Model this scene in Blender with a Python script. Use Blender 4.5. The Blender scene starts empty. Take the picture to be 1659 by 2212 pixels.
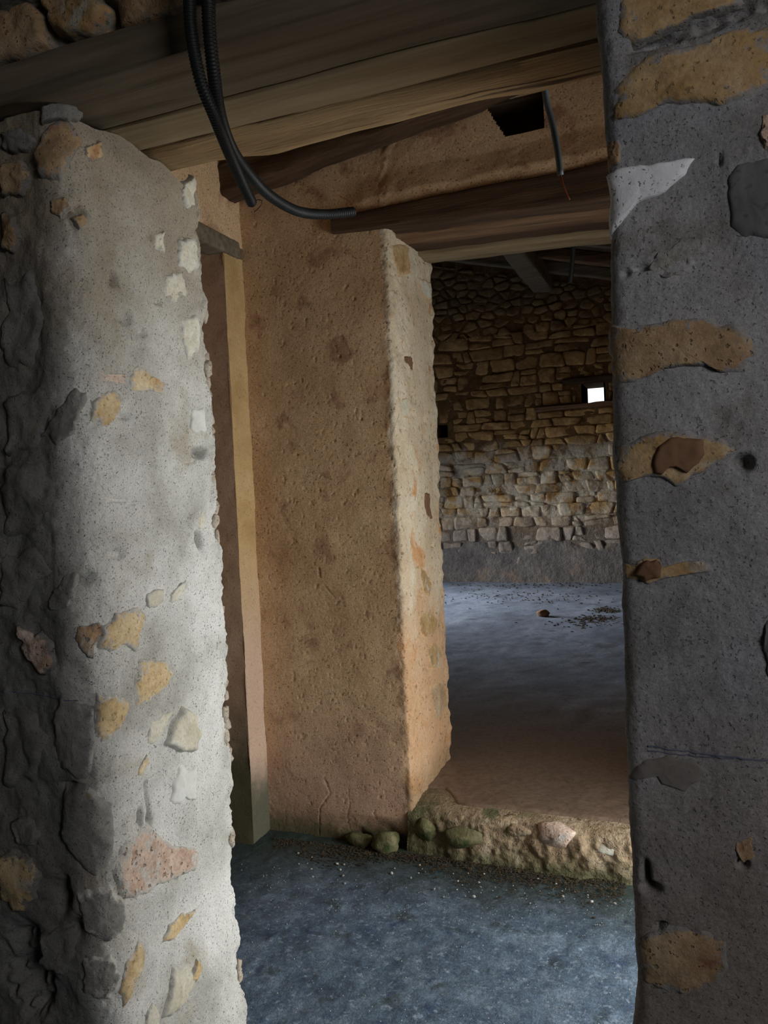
import bpy, bmesh, math, random
import numpy as np
from mathutils import Matrix, Vector

S = bpy.context.scene
COL = S.collection

# ------------------------------------------------------------------ camera
F = 1690.0
YAW, PITCH, ROLL, ZC = math.radians(21.5), math.radians(-1.85), math.radians(2.6), 1.5
FW = np.array([-math.sin(YAW)*math.cos(PITCH), math.cos(YAW)*math.cos(PITCH), math.sin(PITCH)])
R0 = np.array([math.cos(YAW), math.sin(YAW), 0.0]); U0 = np.cross(R0, FW)
RT = math.cos(ROLL)*R0 - math.sin(ROLL)*U0
UP = math.sin(ROLL)*R0 + math.cos(ROLL)*U0
CAM = np.array([0.0, 0.0, ZC])
cd = bpy.data.cameras.new('camera'); co = bpy.data.objects.new('camera', cd); COL.objects.link(co)
cd.sensor_fit = 'VERTICAL'; cd.sensor_height = 36.0; cd.lens = F/2212*36.0
cd.clip_start = 0.02; cd.clip_end = 200
m = Matrix.Identity(4)
for i in range(3):
    m[i][0] = RT[i]; m[i][1] = UP[i]; m[i][2] = -FW[i]; m[i][3] = CAM[i]
co.matrix_world = m
S.camera = co

# ------------------------------------------------------------------ sky, daylight at the openings, added front-room light, exposure
S.view_settings.view_transform = 'Standard'; S.view_settings.look = 'None'
S.view_settings.gamma = 1.0; S.view_settings.exposure = 0.0; S.view_settings.use_curve_mapping = False
S.cycles.use_denoising = True; S.cycles.adaptive_threshold = 0.02
S.cycles.max_bounces = 6; S.cycles.diffuse_bounces = 4
S.cycles.sample_clamp_indirect = 4.0
w = bpy.data.worlds.new('sky'); S.world = w; w.use_nodes = True
w.node_tree.nodes['Background'].inputs[0].default_value = (0.86, 0.93, 1.0, 1)
w.node_tree.nodes['Background'].inputs[1].default_value = 1.6

def area(name, loc, direction, sx, sy, power, col):
    l = bpy.data.lights.new(name, 'AREA'); l.shape = 'RECTANGLE'; l.size = sx; l.size_y = sy
    l.energy = power; l.color = col
    o = bpy.data.objects.new(name, l); COL.objects.link(o); o.location = loc
    o.rotation_euler = Vector(direction).to_track_quat('-Z', 'Y').to_euler()
    return o
# open door at the right end of the passage, added light at an unseen front-room window, open door of the far barn
area('daylight_passage_door', (1.56, 2.27, .92), (-1, -.05, -.75), 1.22, 1.70, 80, (0.95, 0.99, 1.0))
area('added_front_room_light', (1.52, -0.35, 1.95), (-1, .6, -.12), 0.85, 0.85, 15.5, (0.98, 0.965, 1.0))
area('daylight_barn_door', (-5.38, 8.35, 1.2), (1, -.12, -.36), 1.2, 2.0, 110, (0.95, 0.97, 1.0)).data.spread = math.radians(85)

# ------------------------------------------------------------------ pixel helpers (places on real planes)
def ray(x, y): return FW*F + RT*(x-829.5) - UP*(y-1106.0)
def ony(x, y, Y): d = ray(x, y); return CAM + d*(Y/d[1])
def onx(x, y, X): d = ray(x, y); return CAM + d*(X/d[0])
def onz(x, y, Z): d = ray(x, y); return CAM + d*((Z-ZC)/d[2])

# ------------------------------------------------------------------ noise
_rs = np.random.RandomState(7)
_T = _rs.rand(64, 64, 64).astype(np.float32)*2-1
def vnoise(p):
    i = np.floor(p).astype(np.int64); f = p-i; f = f*f*(3-2*f); i &= 63; j = (i+1) & 63
    x0, y0, z0 = i[..., 0], i[..., 1], i[..., 2]; x1, y1, z1 = j[..., 0], j[..., 1], j[..., 2]
    fx, fy, fz = f[..., 0], f[..., 1], f[..., 2]
    def L(a, b, t): return a+(b-a)*t
    return L(L(L(_T[x0, y0, z0], _T[x1, y0, z0], fx), L(_T[x0, y1, z0], _T[x1, y1, z0], fx), fy),
             L(L(_T[x0, y0, z1], _T[x1, y0, z1], fx), L(_T[x0, y1, z1], _T[x1, y1, z1], fx), fy), fz)
def fbm(p, scale, octs=4, gain=0.5, off=0.0):
    p = np.asarray(p, dtype=np.float64)*scale+off; a = 1.0; r = 0.0
    for k in range(octs):
        r = r+a*vnoise(p+17.3*k); p = p*2.03; a *= gain
    return r

# ------------------------------------------------------------------ materials
MATS = {}
def rgb(r, g, b):
    f = lambda c: (c/12.92 if c <= .04045 else ((c+.055)/1.055)**2.4)
    return (f(r/255), f(g/255), f(b/255), 1)
def mat(name, cols, scale=6.0, detail=5, rough=0.9, bump=0.3, bscale=60, bdist=0.004, pores=0.0, pscale=90, pcol=(40, 34, 28),
        zmix=(), stretch=None, rand=0.0, spec=0.25, patches=(), bump2=0.0, b2scale=12, bands=(), smear=None, speck=None):
    if name in MATS: return MATS[name]
    M = bpy.data.materials.new(name); M.use_nodes = True; nt = M.node_tree; N = nt.nodes; K = nt.links.new
    B = N['Principled BSDF']; B.inputs['Roughness'].default_value = rough; B.inputs['Specular IOR Level'].default_value = spec
    tc = N.new('ShaderNodeTexCoord'); vec = tc.outputs['Object']
    if stretch:
        mp = N.new('ShaderNodeMapping'); mp.inputs['Scale'].default_value = stretch; K(vec, mp.inputs[0]); vec = mp.outputs[0]
    def noise(sc, det=4, rg=.6, dist=0.0):
        n = N.new('ShaderNodeTexNoise'); n.inputs['Scale'].default_value = sc; n.inputs['Detail'].default_value = det
        n.inputs['Roughness'].default_value = rg; n.inputs['Distortion'].default_value = dist; K(vec, n.inputs['Vector']); return n.outputs['Fac']
    def math_(op, a, b, clamp=False):
        n = N.new('ShaderNodeMath'); n.operation = op; n.use_clamp = clamp
        for i, v in enumerate((a, b)):
            if hasattr(v, 'is_linked'): K(v, n.inputs[i])
            else: n.inputs[i].default_value = v
        return n.outputs[0]
    def maprange(v, a, b, c=0.0, d=1.0):
        n = N.new('ShaderNodeMapRange'); n.inputs[1].default_value = a; n.inputs[2].default_value = b
        n.inputs[3].default_value = c; n.inputs[4].default_value = d; n.interpolation_type = 'SMOOTHSTEP'
        K(v, n.inputs[0]); return n.outputs[0]
    def mix(f, a, b, mode='MIX'):
        n = N.new('ShaderNodeMix'); n.data_type = 'RGBA'; n.blend_type = mode
        if hasattr(f, 'is_linked'): K(f, n.inputs[0])
        else: n.inputs[0].default_value = f
        for i, v in ((6, a), (7, b)):
            if hasattr(v, 'is_linked'): K(v, n.inputs[i])
            else: n.inputs[i].default_value = v
        return n.outputs[2]
    r = N.new('ShaderNodeValToRGB'); e = r.color_ramp.elements
    k = len(cols)
    for i, c in enumerate(cols):
        p = 0.32+0.36*i/max(1, k-1)
        if i < 2: e[i].position = p; el = e[i]
        else: el = e.new(p)
        el.color = rgb(*c)
    K(noise(scale, detail, .62, .3), r.inputs[0]); c = r.outputs[0]
    pos = N.new('ShaderNodeNewGeometry').outputs['Position']
    sx = N.new('ShaderNodeSeparateXYZ'); K(pos, sx.inputs[0])
    for (col, sc, lo, hi) in patches:                       # irregular stains with a shape of their own
        c = mix(maprange(noise(sc, 4, .6, .4), lo, hi), c, rgb(*col))
    for (axis, a, b, col, nsc, namp, amt) in zmix:          # colour zones: damp, moss, limewash, also painted shade and bounced light
        v = sx.outputs['XYZ'.index(axis)]
        v = math_('ADD', v, math_('MULTIPLY', math_('SUBTRACT', noise(nsc, 4, .65), .5), namp))
        c = mix(maprange(v, a, b, 0.0, amt), c, rgb(*col))
    for (z0, z1, z2, z3, col, nsc, lo, hi, amt) in bands:   # flaking limewash left between two heights
        v = math_('ADD', sx.outputs[2], math_('MULTIPLY', math_('SUBTRACT', noise(nsc*.4, 4, .6), .5), .5))
        k_ = math_('MULTIPLY', maprange(v, z0, z1), maprange(v, z3, z2))
        c = mix(math_('MULTIPLY', math_('MULTIPLY', k_, maprange(noise(nsc, 8, .7, .5), lo, hi)), amt), c, rgb(*col))
    if smear:                                               # mortar smeared over the rim of a stone
        at_ = N.new('ShaderNodeAttribute'); at_.attribute_name = 'smear'
        v = math_('ADD', at_.outputs['Fac'], math_('MULTIPLY', math_('SUBTRACT', noise(smear[3], 6, .65), .5), 1.5))
        sc_ = N.new('ShaderNodeRGB'); sc_.name = 'smear_colour'; sc_.outputs[0].default_value = rgb(*smear[:3])
        n_ = N.new('ShaderNodeMath'); n_.operation = 'GREATER_THAN'; K(at_.outputs['Fac'], n_.inputs[0]); n_.inputs[1].default_value = .001
        c = mix(math_('MULTIPLY', maprange(v, .46, .68, 0, .92), n_.outputs[0]), c, sc_.outputs[0])
    if rand:
        oi = N.new('ShaderNodeObjectInfo'); hs = N.new('ShaderNodeHueSaturation'); K(c, hs.inputs['Color'])
        K(maprange(oi.outputs['Random'], 0, 1, 1-rand, 1+rand), hs.inputs['Value']); c = hs.outputs[0]
    if speck:                                               # grain of the sand in the mortar
        hv = N.new('ShaderNodeHueSaturation'); K(c, hv.inputs['Color'])
        K(maprange(noise(speck[0], 5, .75), .30, .70, 1-speck[1], 1+speck[1]), hv.inputs['Value']); c = hv.outputs[0]
    h = math_('MULTIPLY', noise(bscale, 4, .7), 1.0)
    if bump2: h = math_('ADD', h, math_('MULTIPLY', noise(b2scale, 4, .6), bump2))
    if pores:
        pm = maprange(noise(pscale, 2, .5), .62, .70)
        c = mix(math_('MULTIPLY', pm, pores), c, rgb(*pcol)); h = math_('SUBTRACT', h, math_('MULTIPLY', pm, pores))
    K(c, B.inputs['Base Color'])
    bp = N.new('ShaderNodeBump'); bp.inputs['Strength'].default_value = bump; bp.inputs['Distance'].default_value = bdist
    K(h, bp.inputs['Height']); K(bp.outputs[0], B.inputs['Normal'])
    MATS[name] = M
    return M

SM = (192, 188, 178, 60)
M_MORTAR_L = mat('lime_mortar_pale', [(168, 165, 155), (200, 198, 190), (218, 216, 209)], 5, bump=.7, bscale=190, bdist=.003, pores=.7, pscale=230, pcol=(92, 88, 80),  # X zone: shade of the front face painted into the mortar
                 patches=[((172, 162, 144), 3.2, .56, .72)], zmix=[('X', -1.05, -1.13, (104, 103, 99), 9, .14, .86), ('Z', 1.6, 2.2, (146, 132, 108), 7, .6, .8), ('Z', .6, .0, (160, 154, 142), 6, .4, .5)], bump2=.8, b2scale=40, speck=(320, 0.2))  # upper Z zone: yellow-brown dirt, deepened to paint the lintel's shade
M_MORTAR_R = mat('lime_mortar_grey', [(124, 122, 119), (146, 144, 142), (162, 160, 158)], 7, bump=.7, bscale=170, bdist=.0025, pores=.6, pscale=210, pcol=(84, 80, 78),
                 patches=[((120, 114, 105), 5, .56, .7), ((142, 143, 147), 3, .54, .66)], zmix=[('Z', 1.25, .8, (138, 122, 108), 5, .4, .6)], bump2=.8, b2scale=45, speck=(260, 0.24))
M_STONE_OCHRE = mat('ochre_limestone', [(146, 116, 76), (170, 140, 96), (184, 158, 120)], 11, bump=.6, bscale=70, bdist=.004, patches=[((178, 126, 88), 9, .60, .7), ((180, 172, 156), 13, .57, .68)], pores=.4, pscale=130, smear=SM, speck=(110, 0.18))
M_STONE_YELLOW = mat('yellow_limestone', [(182, 154, 110), (206, 180, 136), (218, 200, 166)], 11, bump=.6, bscale=70, bdist=.004, patches=[((178, 126, 88), 9, .60, .7), ((180, 172, 156), 13, .57, .68)], pores=.4, pscale=130, smear=SM, speck=(110, 0.18))
M_STONE_TAN = mat('tan_limestone', [(140, 114, 84), (168, 140, 106), (182, 160, 130)], 12, bump=.7, bscale=60, bdist=.005, patches=[((150, 108, 84), 8, .57, .68), ((150, 144, 132), 15, .57, .68)], pores=.5, pscale=110, smear=SM, speck=(110, 0.2))
M_STONE_CREAM = mat('cream_limestone', [(190, 182, 158), (205, 198, 177), (215, 211, 195)], 14, bump=.5, bscale=60, bdist=.004, pores=.35, pscale=140, pcol=(150, 130, 100), smear=SM, speck=(120, 0.12))
M_STONE_PALE = mat('pale_grey_plaster_chip', [(204, 203, 194), (214, 213, 205), (222, 222, 215)], 14, bump=.3, bscale=60, bdist=.003, pores=.2, pscale=140, pcol=(150, 140, 120))
M_STONE_GREY = mat('grey_limestone', [(112, 111, 107), (130, 128, 122), (144, 140, 132)], 12, bump=.6, bscale=60, bdist=.005, patches=[((122, 104, 80), 9, .6, .7)], pores=.4, pscale=120, smear=(118, 116, 112, 50), speck=(120, 0.2))
M_STONE_PINK = mat('pink_limestone', [(178, 148, 128), (204, 178, 158), (216, 200, 184)], 14, bump=.9, bscale=50, bdist=.006, patches=[((160, 130, 98), 9, .57, .7), ((196, 190, 180), 12, .55, .65)], pores=.6, pscale=90, pcol=(110, 84, 60), smear=SM, speck=(120, 0.2))
M_CRUMB = mat('crumbly_mortar', [(160, 146, 128), (182, 168, 150), (198, 186, 170)], 30, bump=.9, bscale=160, bdist=.004, pores=.5, pscale=160, pcol=(104, 90, 72), speck=(220, .2))
M_STONE_BROWN = mat('smooth_brown_stone', [(112, 82, 60), (122, 91, 67), (130, 99, 74)], 5, bump=.15, bscale=40, bdist=.003)
M_WHITE = mat('white_plaster_patch', [(228, 229, 231), (238, 239, 240), (244, 244, 244)], 16, bump=.5, bscale=120, bdist=.002, pores=.85, pscale=170, pcol=(110, 106, 104))
M_DARKGREY = mat('dark_cement_patch', [(90, 91, 91), (100, 101, 101), (110, 110, 109)], 9, bump=.5, bscale=90, bdist=.002, pores=.3)
M_DAMP = mat('damp_cement_patch', [(112, 106, 100), (122, 116, 110), (128, 122, 116)], 9, bump=.5, bscale=90, bdist=.002, pores=.3)
M_CHALK = mat('blue_chalk', [(96, 98, 118), (108, 109, 126), (122, 120, 130)], 60, bump=.2)
M_PLASTER = mat('tan_plaster', [(192, 155, 116), (208, 172, 132), (218, 184, 146)], 2.6, bump=.6, bscale=240, bdist=.003, pores=.7, pscale=110, pcol=(108, 78, 50),
                patches=[((174, 134, 104), 6, .55, .68)], zmix=[('Z', .75, .1, (190, 152, 130), 5, .5, .7), ('Z', .15, .02, (82, 84, 56), 9, .22, .85)], bump2=.6, b2scale=90, speck=(150, 0.26))
M_REVEAL = mat('pale_plaster', [(190, 168, 138), (206, 188, 160), (216, 202, 178)], 4, bump=.7, bscale=90, bdist=.005, pores=.6, pscale=50, pcol=(122, 88, 56),
               patches=[((198, 150, 104), 5.5, .57, .68)], zmix=[('Z', 1.25, .65, (194, 146, 102), 4, .8, .7), ('Z', .35, .2, (126, 104, 76), 9, .15, .6)], bump2=1.2, b2scale=22, speck=(140, 0.16))
M_SIDE = mat('yellow_plaster', [(172, 140, 94), (186, 154, 106), (196, 166, 120)], 5, bump=.5, bscale=90, bdist=.003, pores=.3, pscale=90,
             zmix=[('Z', 1.35, .75, (190, 162, 142), 4, .25, .85), ('Z', .40, .15, (66, 72, 56), 9, .25, .9)], speck=(160, 0.12))
M_SIDE2 = mat('brown_plaster', [(184, 150, 122), (198, 164, 134), (206, 174, 144)], 5, bump=.5, bscale=90, bdist=.003, pores=.3, pscale=90, zmix=[('Z', .75, .3, (74, 76, 54), 6, .3, .9)], speck=(160, 0.12))
M_WOOD = mat('grey_brown_timber', [(92, 82, 66), (116, 104, 86), (132, 120, 102)], 34, stretch=(.05, 1, 1), bump=.5, bscale=160, bdist=.004, rough=.85)
M_WOOD_PALE = mat('pale_timber', [(124, 107, 80), (146, 128, 98), (160, 142, 112)], 34, stretch=(.05, 1, 1), bump=.4, bscale=160, bdist=.003, rough=.85, patches=[((116, 96, 70), 26, .6, .7)])
M_WOOD_TAN = mat('tan_log_timber', [(136, 108, 74), (160, 132, 94), (178, 152, 112)], 34, stretch=(.05, 1, 1), bump=.8, bscale=130, bdist=.008, rough=.85, patches=[((80, 60, 40), 26, .58, .66)])
M_WOOD_DARK = mat('dark_timber', [(60, 44, 32), (78, 58, 42), (94, 72, 52)], 34, stretch=(.05, 1, 1), bump=.7, bscale=130, bdist=.005, rough=.85)
M_WOOD_RED = mat('red_brown_timber', [(100, 74, 54), (122, 93, 68), (138, 110, 84)], 34, stretch=(.05, 1, 1), bump=.7, bscale=130, bdist=.005, rough=.85, patches=[((66, 58, 48), 26, .56, .68)])
M_CEIL = mat('dark_ceiling_boards', [(64, 52, 40), (78, 64, 50), (88, 74, 58)], 6, bump=.4)
M_FLOOR = mat('blue_grey_concrete', [(72, 90, 108), (94, 112, 130), (120, 138, 154)], 9, rough=.6, spec=.4, bump=.6, bscale=170, bdist=.005,
              patches=[((70, 84, 90), 7, .56, .7), ((136, 152, 168), 42, .55, .68), ((68, 84, 112), 14, .58, .7)], pores=.35, pscale=160, pcol=(56, 66, 76),
              zmix=[('Y', 2.45, 2.93, (52, 60, 48), 5, .35, .9), ('X', -1.35, -1.8, (50, 64, 60), 5, .3, .7)], bump2=1.0, b2scale=35, speck=(90, 0.34))
M_FLOOR_B = mat('barn_screed', [(96, 106, 122), (116, 126, 143), (136, 146, 162)], 2.2, rough=.5, spec=.5, bump=.4, bscale=60, bdist=.004, patches=[((90, 98, 110), 3, .55, .7)], pores=.25, pscale=40,
                zmix=[('Y', 5.4, 3.6, (120, 98, 78), 3, .8, .95)], speck=(45, 0.25))  # warm bounce off the plaster painted into the screed near the threshold
M_STEP = mat('step_render', [(138, 116, 90), (164, 142, 114), (184, 166, 140)], 9, bump=.9, bscale=60, bdist=.008, pores=.5, pscale=60, pcol=(80, 68, 50),
             patches=[((104, 102, 72), 7, .55, .68), ((94, 80, 60), 12, .6, .7)], zmix=[('Z', .09, .0, (80, 82, 54), 10, .12, .85), ('X', -.8, -1.1, (92, 88, 60), 8, .25, .7)], bump2=1.6, b2scale=22, speck=(90, 0.25))
M_MOSS = mat('mossy_stone', [(84, 84, 54), (110, 104, 72), (138, 126, 96)], 14, bump=.8, bscale=70, bdist=.006, patches=[((66, 76, 42), 8, .5, .64)])
M_SOIL = mat('dark_litter', [(46, 38, 28), (64, 54, 40), (88, 74, 54)], 30, bump=1, bscale=120, bdist=.008, rand=.2)
WB = [(.80, 1.15, 1.75, 2.05, (196, 186, 166), 4.2, .40, .56, .85)]
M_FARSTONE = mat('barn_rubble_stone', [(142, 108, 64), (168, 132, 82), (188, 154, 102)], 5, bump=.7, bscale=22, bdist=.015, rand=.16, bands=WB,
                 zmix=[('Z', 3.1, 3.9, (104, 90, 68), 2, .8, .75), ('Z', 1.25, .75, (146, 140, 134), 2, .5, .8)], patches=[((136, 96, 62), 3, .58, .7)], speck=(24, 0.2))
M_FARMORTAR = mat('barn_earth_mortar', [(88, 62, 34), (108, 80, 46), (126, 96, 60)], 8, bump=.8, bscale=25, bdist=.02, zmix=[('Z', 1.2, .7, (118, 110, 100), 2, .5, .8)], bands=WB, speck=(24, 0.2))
M_FARPLASTER = mat('grey_barn_render', [(92, 88, 85), (106, 101, 98), (120, 114, 108)], 2.4, bump=.8, bscale=20, bdist=.02, patches=[((124, 108, 94), 2.2, .56, .68)], speck=(18, 0.22))
M_BARN = mat('barn_side_stone', [(136, 108, 72), (158, 128, 90), (178, 150, 112)], 3, bump=.8, bscale=12, bdist=.03)
M_ROOM = mat('front_room_render', [(132, 126, 118), (148, 142, 134), (162, 156, 148)], 3, bump=.6, bscale=40, bdist=.01)
M_CABLE = mat('black_plastic', [(22, 24, 24), (28, 30, 30), (34, 36, 36)], 20, rough=.5, bump=.1, spec=.4)
M_CABLE_G = mat('grey_plastic', [(62, 68, 68), (74, 80, 80), (84, 90, 90)], 20, rough=.5, bump=.1, spec=.4)
M_COPPER = mat('copper_wire', [(150, 70, 40), (170, 84, 50), (190, 110, 80)], 40, rough=.4)
M_IRON = mat('rusty_iron', [(50, 36, 26), (66, 46, 32), (84, 58, 40)], 40, bump=.5)
M_GRIT = mat('pale_grit', [(140, 136, 128), (172, 168, 160), (196, 192, 186)], 30, bump=.4, rand=.25)
M_GREEN = mat('weed_green', [(60, 76, 40), (76, 92, 50), (90, 104, 62)], 20, bump=.2)
M_GROUND = mat('outdoor_ground', [(120, 112, 90), (140, 132, 108), (156, 148, 124)], 2, bump=.3)
_sv = {}
def smeared(m0, col):
    if 'smear_colour' not in m0.node_tree.nodes: return m0
    k = (m0.name, col)
    if k not in _sv:
        m1 = m0.copy(); m1.node_tree.nodes['smear_colour'].outputs[0].default_value = rgb(*col); _sv[k] = m1
    return _sv[k]

# ------------------------------------------------------------------ object helpers
def tag(o, label=None, cat=None, group=None, kind=None):
    if label: o['label'] = label
    if cat: o['category'] = cat
    if group: o['group'] = group
    if kind: o['kind'] = kind
    return o
def mesh_obj(name, verts, faces, material, parent=None, smooth=True):
    me = bpy.data.meshes.new(name); me.from_pydata([tuple(map(float, v)) for v in verts], [], faces)
    me.materials.append(material)
    if smooth: me.polygons.foreach_set('use_smooth', [True]*len(me.polygons))
    me.update(); o = bpy.data.objects.new(name, me); COL.objects.link(o); o.parent = parent
    return o
def grid_obj(name, P, material, parent=None, keep=None, smooth=True):
    n, mm = P.shape[:2]
    v = P.reshape(-1, 3).astype(np.float32); idx = np.arange(n*mm).reshape(n, mm)
    q = np.stack([idx[:-1, :-1], idx[1:, :-1], idx[1:, 1:], idx[:-1, 1:]], -1).reshape(-1, 4)
    if keep is not None: q = q[keep.reshape(-1)]
    me = bpy.data.meshes.new(name); me.vertices.add(len(v)); me.vertices.foreach_set('co', v.ravel())
    me.loops.add(q.size); me.loops.foreach_set('vertex_index', q.ravel().astype(np.int32))
    me.polygons.add(len(q)); me.polygons.foreach_set('loop_start', np.arange(0, q.size, 4, dtype=np.int32))
    me.update(calc_edges=True); me.validate()
    me.polygons.foreach_set('use_smooth', [smooth]*len(me.polygons))
    me.materials.append(material); o = bpy.data.objects.new(name, me); COL.objects.link(o); o.parent = parent
    return o
def boxes(name, bl, material, parent=None):
    vs, fs = [], []
    for (x0, x1, y0, y1, z0, z1) in bl:
        b = len(vs); vs += [(x, y, z) for x in (x0, x1) for y in (y0, y1) for z in (z0, z1)]
        fs += [tuple(b+i for i in f) for f in ((0, 1, 3, 2), (4, 6, 7, 5), (0, 4, 5, 1), (2, 3, 7, 6), (0, 2, 6, 4), (1, 5, 7, 3))]
    return mesh_obj(name, vs, fs, material, parent, False)

# ------------------------------------------------------------------ swept masonry walls with relief
class Wall:
    """plan profile swept upwards; outward normal lies on the right-hand side of the walking direction"""
    def __init__(self, pts, radii, focus, fr, ds, coarse, relief, seed):
        pl = []
        for i, p in enumerate(pts):
            p = np.array(p, float)
            if 0 < i < len(pts)-1 and radii[i] > 0:
                a = np.array(pts[i-1], float)-p; b = np.array(pts[i+1], float)-p
                a /= np.linalg.norm(a); b /= np.linalg.norm(b); r = radii[i]; n = 10
                c = p+(a+b)*r
                s0 = p+a*r-c; s1 = p+b*r-c
                for k in range(n+1):
                    t = k/n*math.pi/2; pl.append(c+s0*math.cos(t)+s1*math.sin(t))
            else: pl.append(p)
        pl = np.array(pl); seg = np.linalg.norm(np.diff(pl, axis=0), axis=1); cum = np.r_[0, np.cumsum(seg)]
        self.pl, self.cum = pl, cum; self.relief, self.seed = relief, seed; self.dents = []; self.cracks = []; self.smear = None; self.smk = 1.0
        s = [0.0]; L = cum[-1]; fo = np.array(focus)
        while s[-1] < L:
            d = np.linalg.norm(self.at(np.array([s[-1]]))[0][0]-fo); s.append(s[-1]+(ds if d < fr else coarse))
        s[-1] = L; self.s = np.array(s)
    def at(self, s):
        k = np.clip(np.searchsorted(self.cum, s, side='right')-1, 0, len(self.cum)-2)
        d = self.pl[k+1]-self.pl[k]; l = np.linalg.norm(d, axis=-1, keepdims=True); d = d/l
        p = self.pl[k]+d*(s-self.cum[k])[..., None]
        return p, np.stack([d[..., 1], -d[..., 0]], -1)
    def nrm(self, s):
        e = .012; L = self.cum[-1]
        a = self.at(np.clip(s-e, 0, L))[0]; b = self.at(np.clip(s+e, 0, L))[0]; d = b-a
        d = d/np.linalg.norm(d, axis=-1, keepdims=True); return np.stack([d[..., 1], -d[..., 0]], -1)
    def surf(self, s, z, h=0.0, local=True):
        p, _ = self.at(s); n = self.nrm(s)
        P = np.concatenate([p, z[..., None]], -1)
        d = self.relief(P, s, z)
        if local:
            for (sc, zc, rs, rz, dep) in self.dents:
                q = ((s-sc)/rs)**2+((z-zc)/rz)**2+.8*fbm(P, 45, 2, .5, 3.0)
                d = d-dep*np.exp(-np.maximum(q, 0)**1.6)
            for (poly, wd, dep) in self.cracks:
                best = np.full(s.shape, 9.0)
                for (a, b) in zip(poly[:-1], poly[1:]):
                    ab = b-a; t = np.clip(((s-a[0])*ab[0]+(z-a[1])*ab[1])/(ab@ab), 0, 1)
                    best = np.minimum(best, np.hypot(s-a[0]-t*ab[0], z-a[1]-t*ab[1]))
                d = d-dep*np.exp(-(best/wd)**2)
        d = d+h
        return np.concatenate([p+n*d[..., None], z[..., None]], -1)
    def px(self, x, y):
        d = ray(x, y); best = None
        for k in range(len(self.pl)-1):
            a, b = self.pl[k], self.pl[k+1]; e = b-a
            M = np.array([[d[0], -e[0]], [d[1], -e[1]]])
            if abs(np.linalg.det(M)) < 1e-9: continue
            t, u = np.linalg.solve(M, a)
            nrm = np.array([e[1], -e[0]])
            if t > 0 and -1e-6 <= u <= 1+1e-6 and nrm@d[:2] < 0 and (best is None or t < best[0]):
                best = (t, self.cum[k]+u*np.linalg.norm(e), ZC+t*d[2])
        if best is None:                          # just past the silhouette: take the nearest profile point
            k = np.argmin([abs((p[0]*d[1]-p[1]*d[0])) for p in self.pl]); p = self.pl[k]
            t = np.linalg.norm(p)/np.linalg.norm(d[:2]); return np.array([self.cum[k], ZC+t*d[2]])
        return np.array(best[1:])
    def dent(self, x, y, rx, rz, dep): s, z = self.px(x, y); self.dents.append((s, z, rx, rz, dep))
    def crack(self, pts, wd=.003, dep=.006): self.cracks.append(([self.px(*p) for p in pts], wd, dep))
    def build(self, name, z0, z1, dz, material, parent=None):
        z = np.arange(z0, z1+dz*.5, dz); z[-1] = z1
        Sg, Zg = np.meshgrid(self.s, z, indexing='ij')
        if name == 'wall_near_left':
            Zg = Zg-np.clip((Zg-z1+.08)/.08, 0, 1)*np.clip(.012+.014*fbm(np.stack([Sg, Sg*0, Sg*0], -1), 9, 3), 0, .04)
        self.obj = grid_obj(name, self.surf(Sg, Zg), material, parent)
        return self.obj
    def stone(self, poly, material, h=.006, name='stone', label=None, rag=.12, dome=.12, n=64, world=False, sink=.012, grain=.004):
        q = np.array(poly, float) if world else np.array([self.px(*p) for p in poly])
        c = q.mean(0); cl = np.r_[q, q[:1]]; seg = np.linalg.norm(np.diff(cl, axis=0), axis=1); cum = np.r_[0, np.cumsum(seg)]
        t = np.linspace(0, cum[-1], n, endpoint=False)
        per = np.stack([np.interp(t, cum, cl[:, 0]), np.interp(t, cum, cl[:, 1])], -1)
        size = np.linalg.norm(per-c, axis=1).mean()
        sd = random.random()*50
        pn = np.concatenate([per, np.full((n, 1), sd)], 1)
        per = c+(per-c)*(1+rag*fbm(pn, 2.2/size, 3))[:, None]
        rings = [(1.14, -sink), (1.04, -.0035), (.99, .0002), (.93, h*.55), (.86, h*.9)]+[(f_, h*(1+dome*(1-f_))) for f_ in (.76, .64, .52, .4, .28, .16, .08)]
        SS, HH = [], []
        for f, hh in rings:
            r = c+(per-c)*f; SS.append(r); HH.append(np.full(n, hh))
        SS.append(c[None]); HH.append(np.array([h*(1+dome)]))
        Q = np.concatenate(SS); H = np.concatenate(HH)
        pp = np.concatenate([Q, np.full((len(Q), 1), sd)], 1)
        FF = np.concatenate([np.full(n, f_) for f_, _ in rings]+[np.zeros(1)])
        H = H+np.where(H > -sink*.8, grain*.9*fbm(pp, 70, 3, .6)*np.clip((FF-.7)/.2, 0, 1)+grain*.7*fbm(pp, 20, 2, .5)*np.clip(FF/.3, 0, 1)+grain*.6*fbm(pp, 9, 2), 0)
        V = self.surf(Q[:, 0], Q[:, 1], H, local=False)
        fs = []
        for k in range(len(rings)-1):
            for i in range(n):
                j = (i+1) % n; fs.append((k*n+i, k*n+j, (k+1)*n+j, (k+1)*n+i))
        b = (len(rings)-1)*n
        for i in range(n): fs.append((b+i, b+(i+1) % n, b+n))
        if self.smear: material = smeared(material, self.smear)
        o = mesh_obj(name, V, fs, material, self.obj)
        sm = np.concatenate([np.full(n, v_) for v_ in (1.0, .95, .85, .72, .58, .46, .4, .36, .3, .25, .2, .15)]+[np.array([.1])])*self.smk
        a_ = o.data.attributes.new('smear', 'FLOAT', 'POINT'); a_.data.foreach_set('value', sm.astype(np.float32))
        if label: o['label'] = label
        return o

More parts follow.
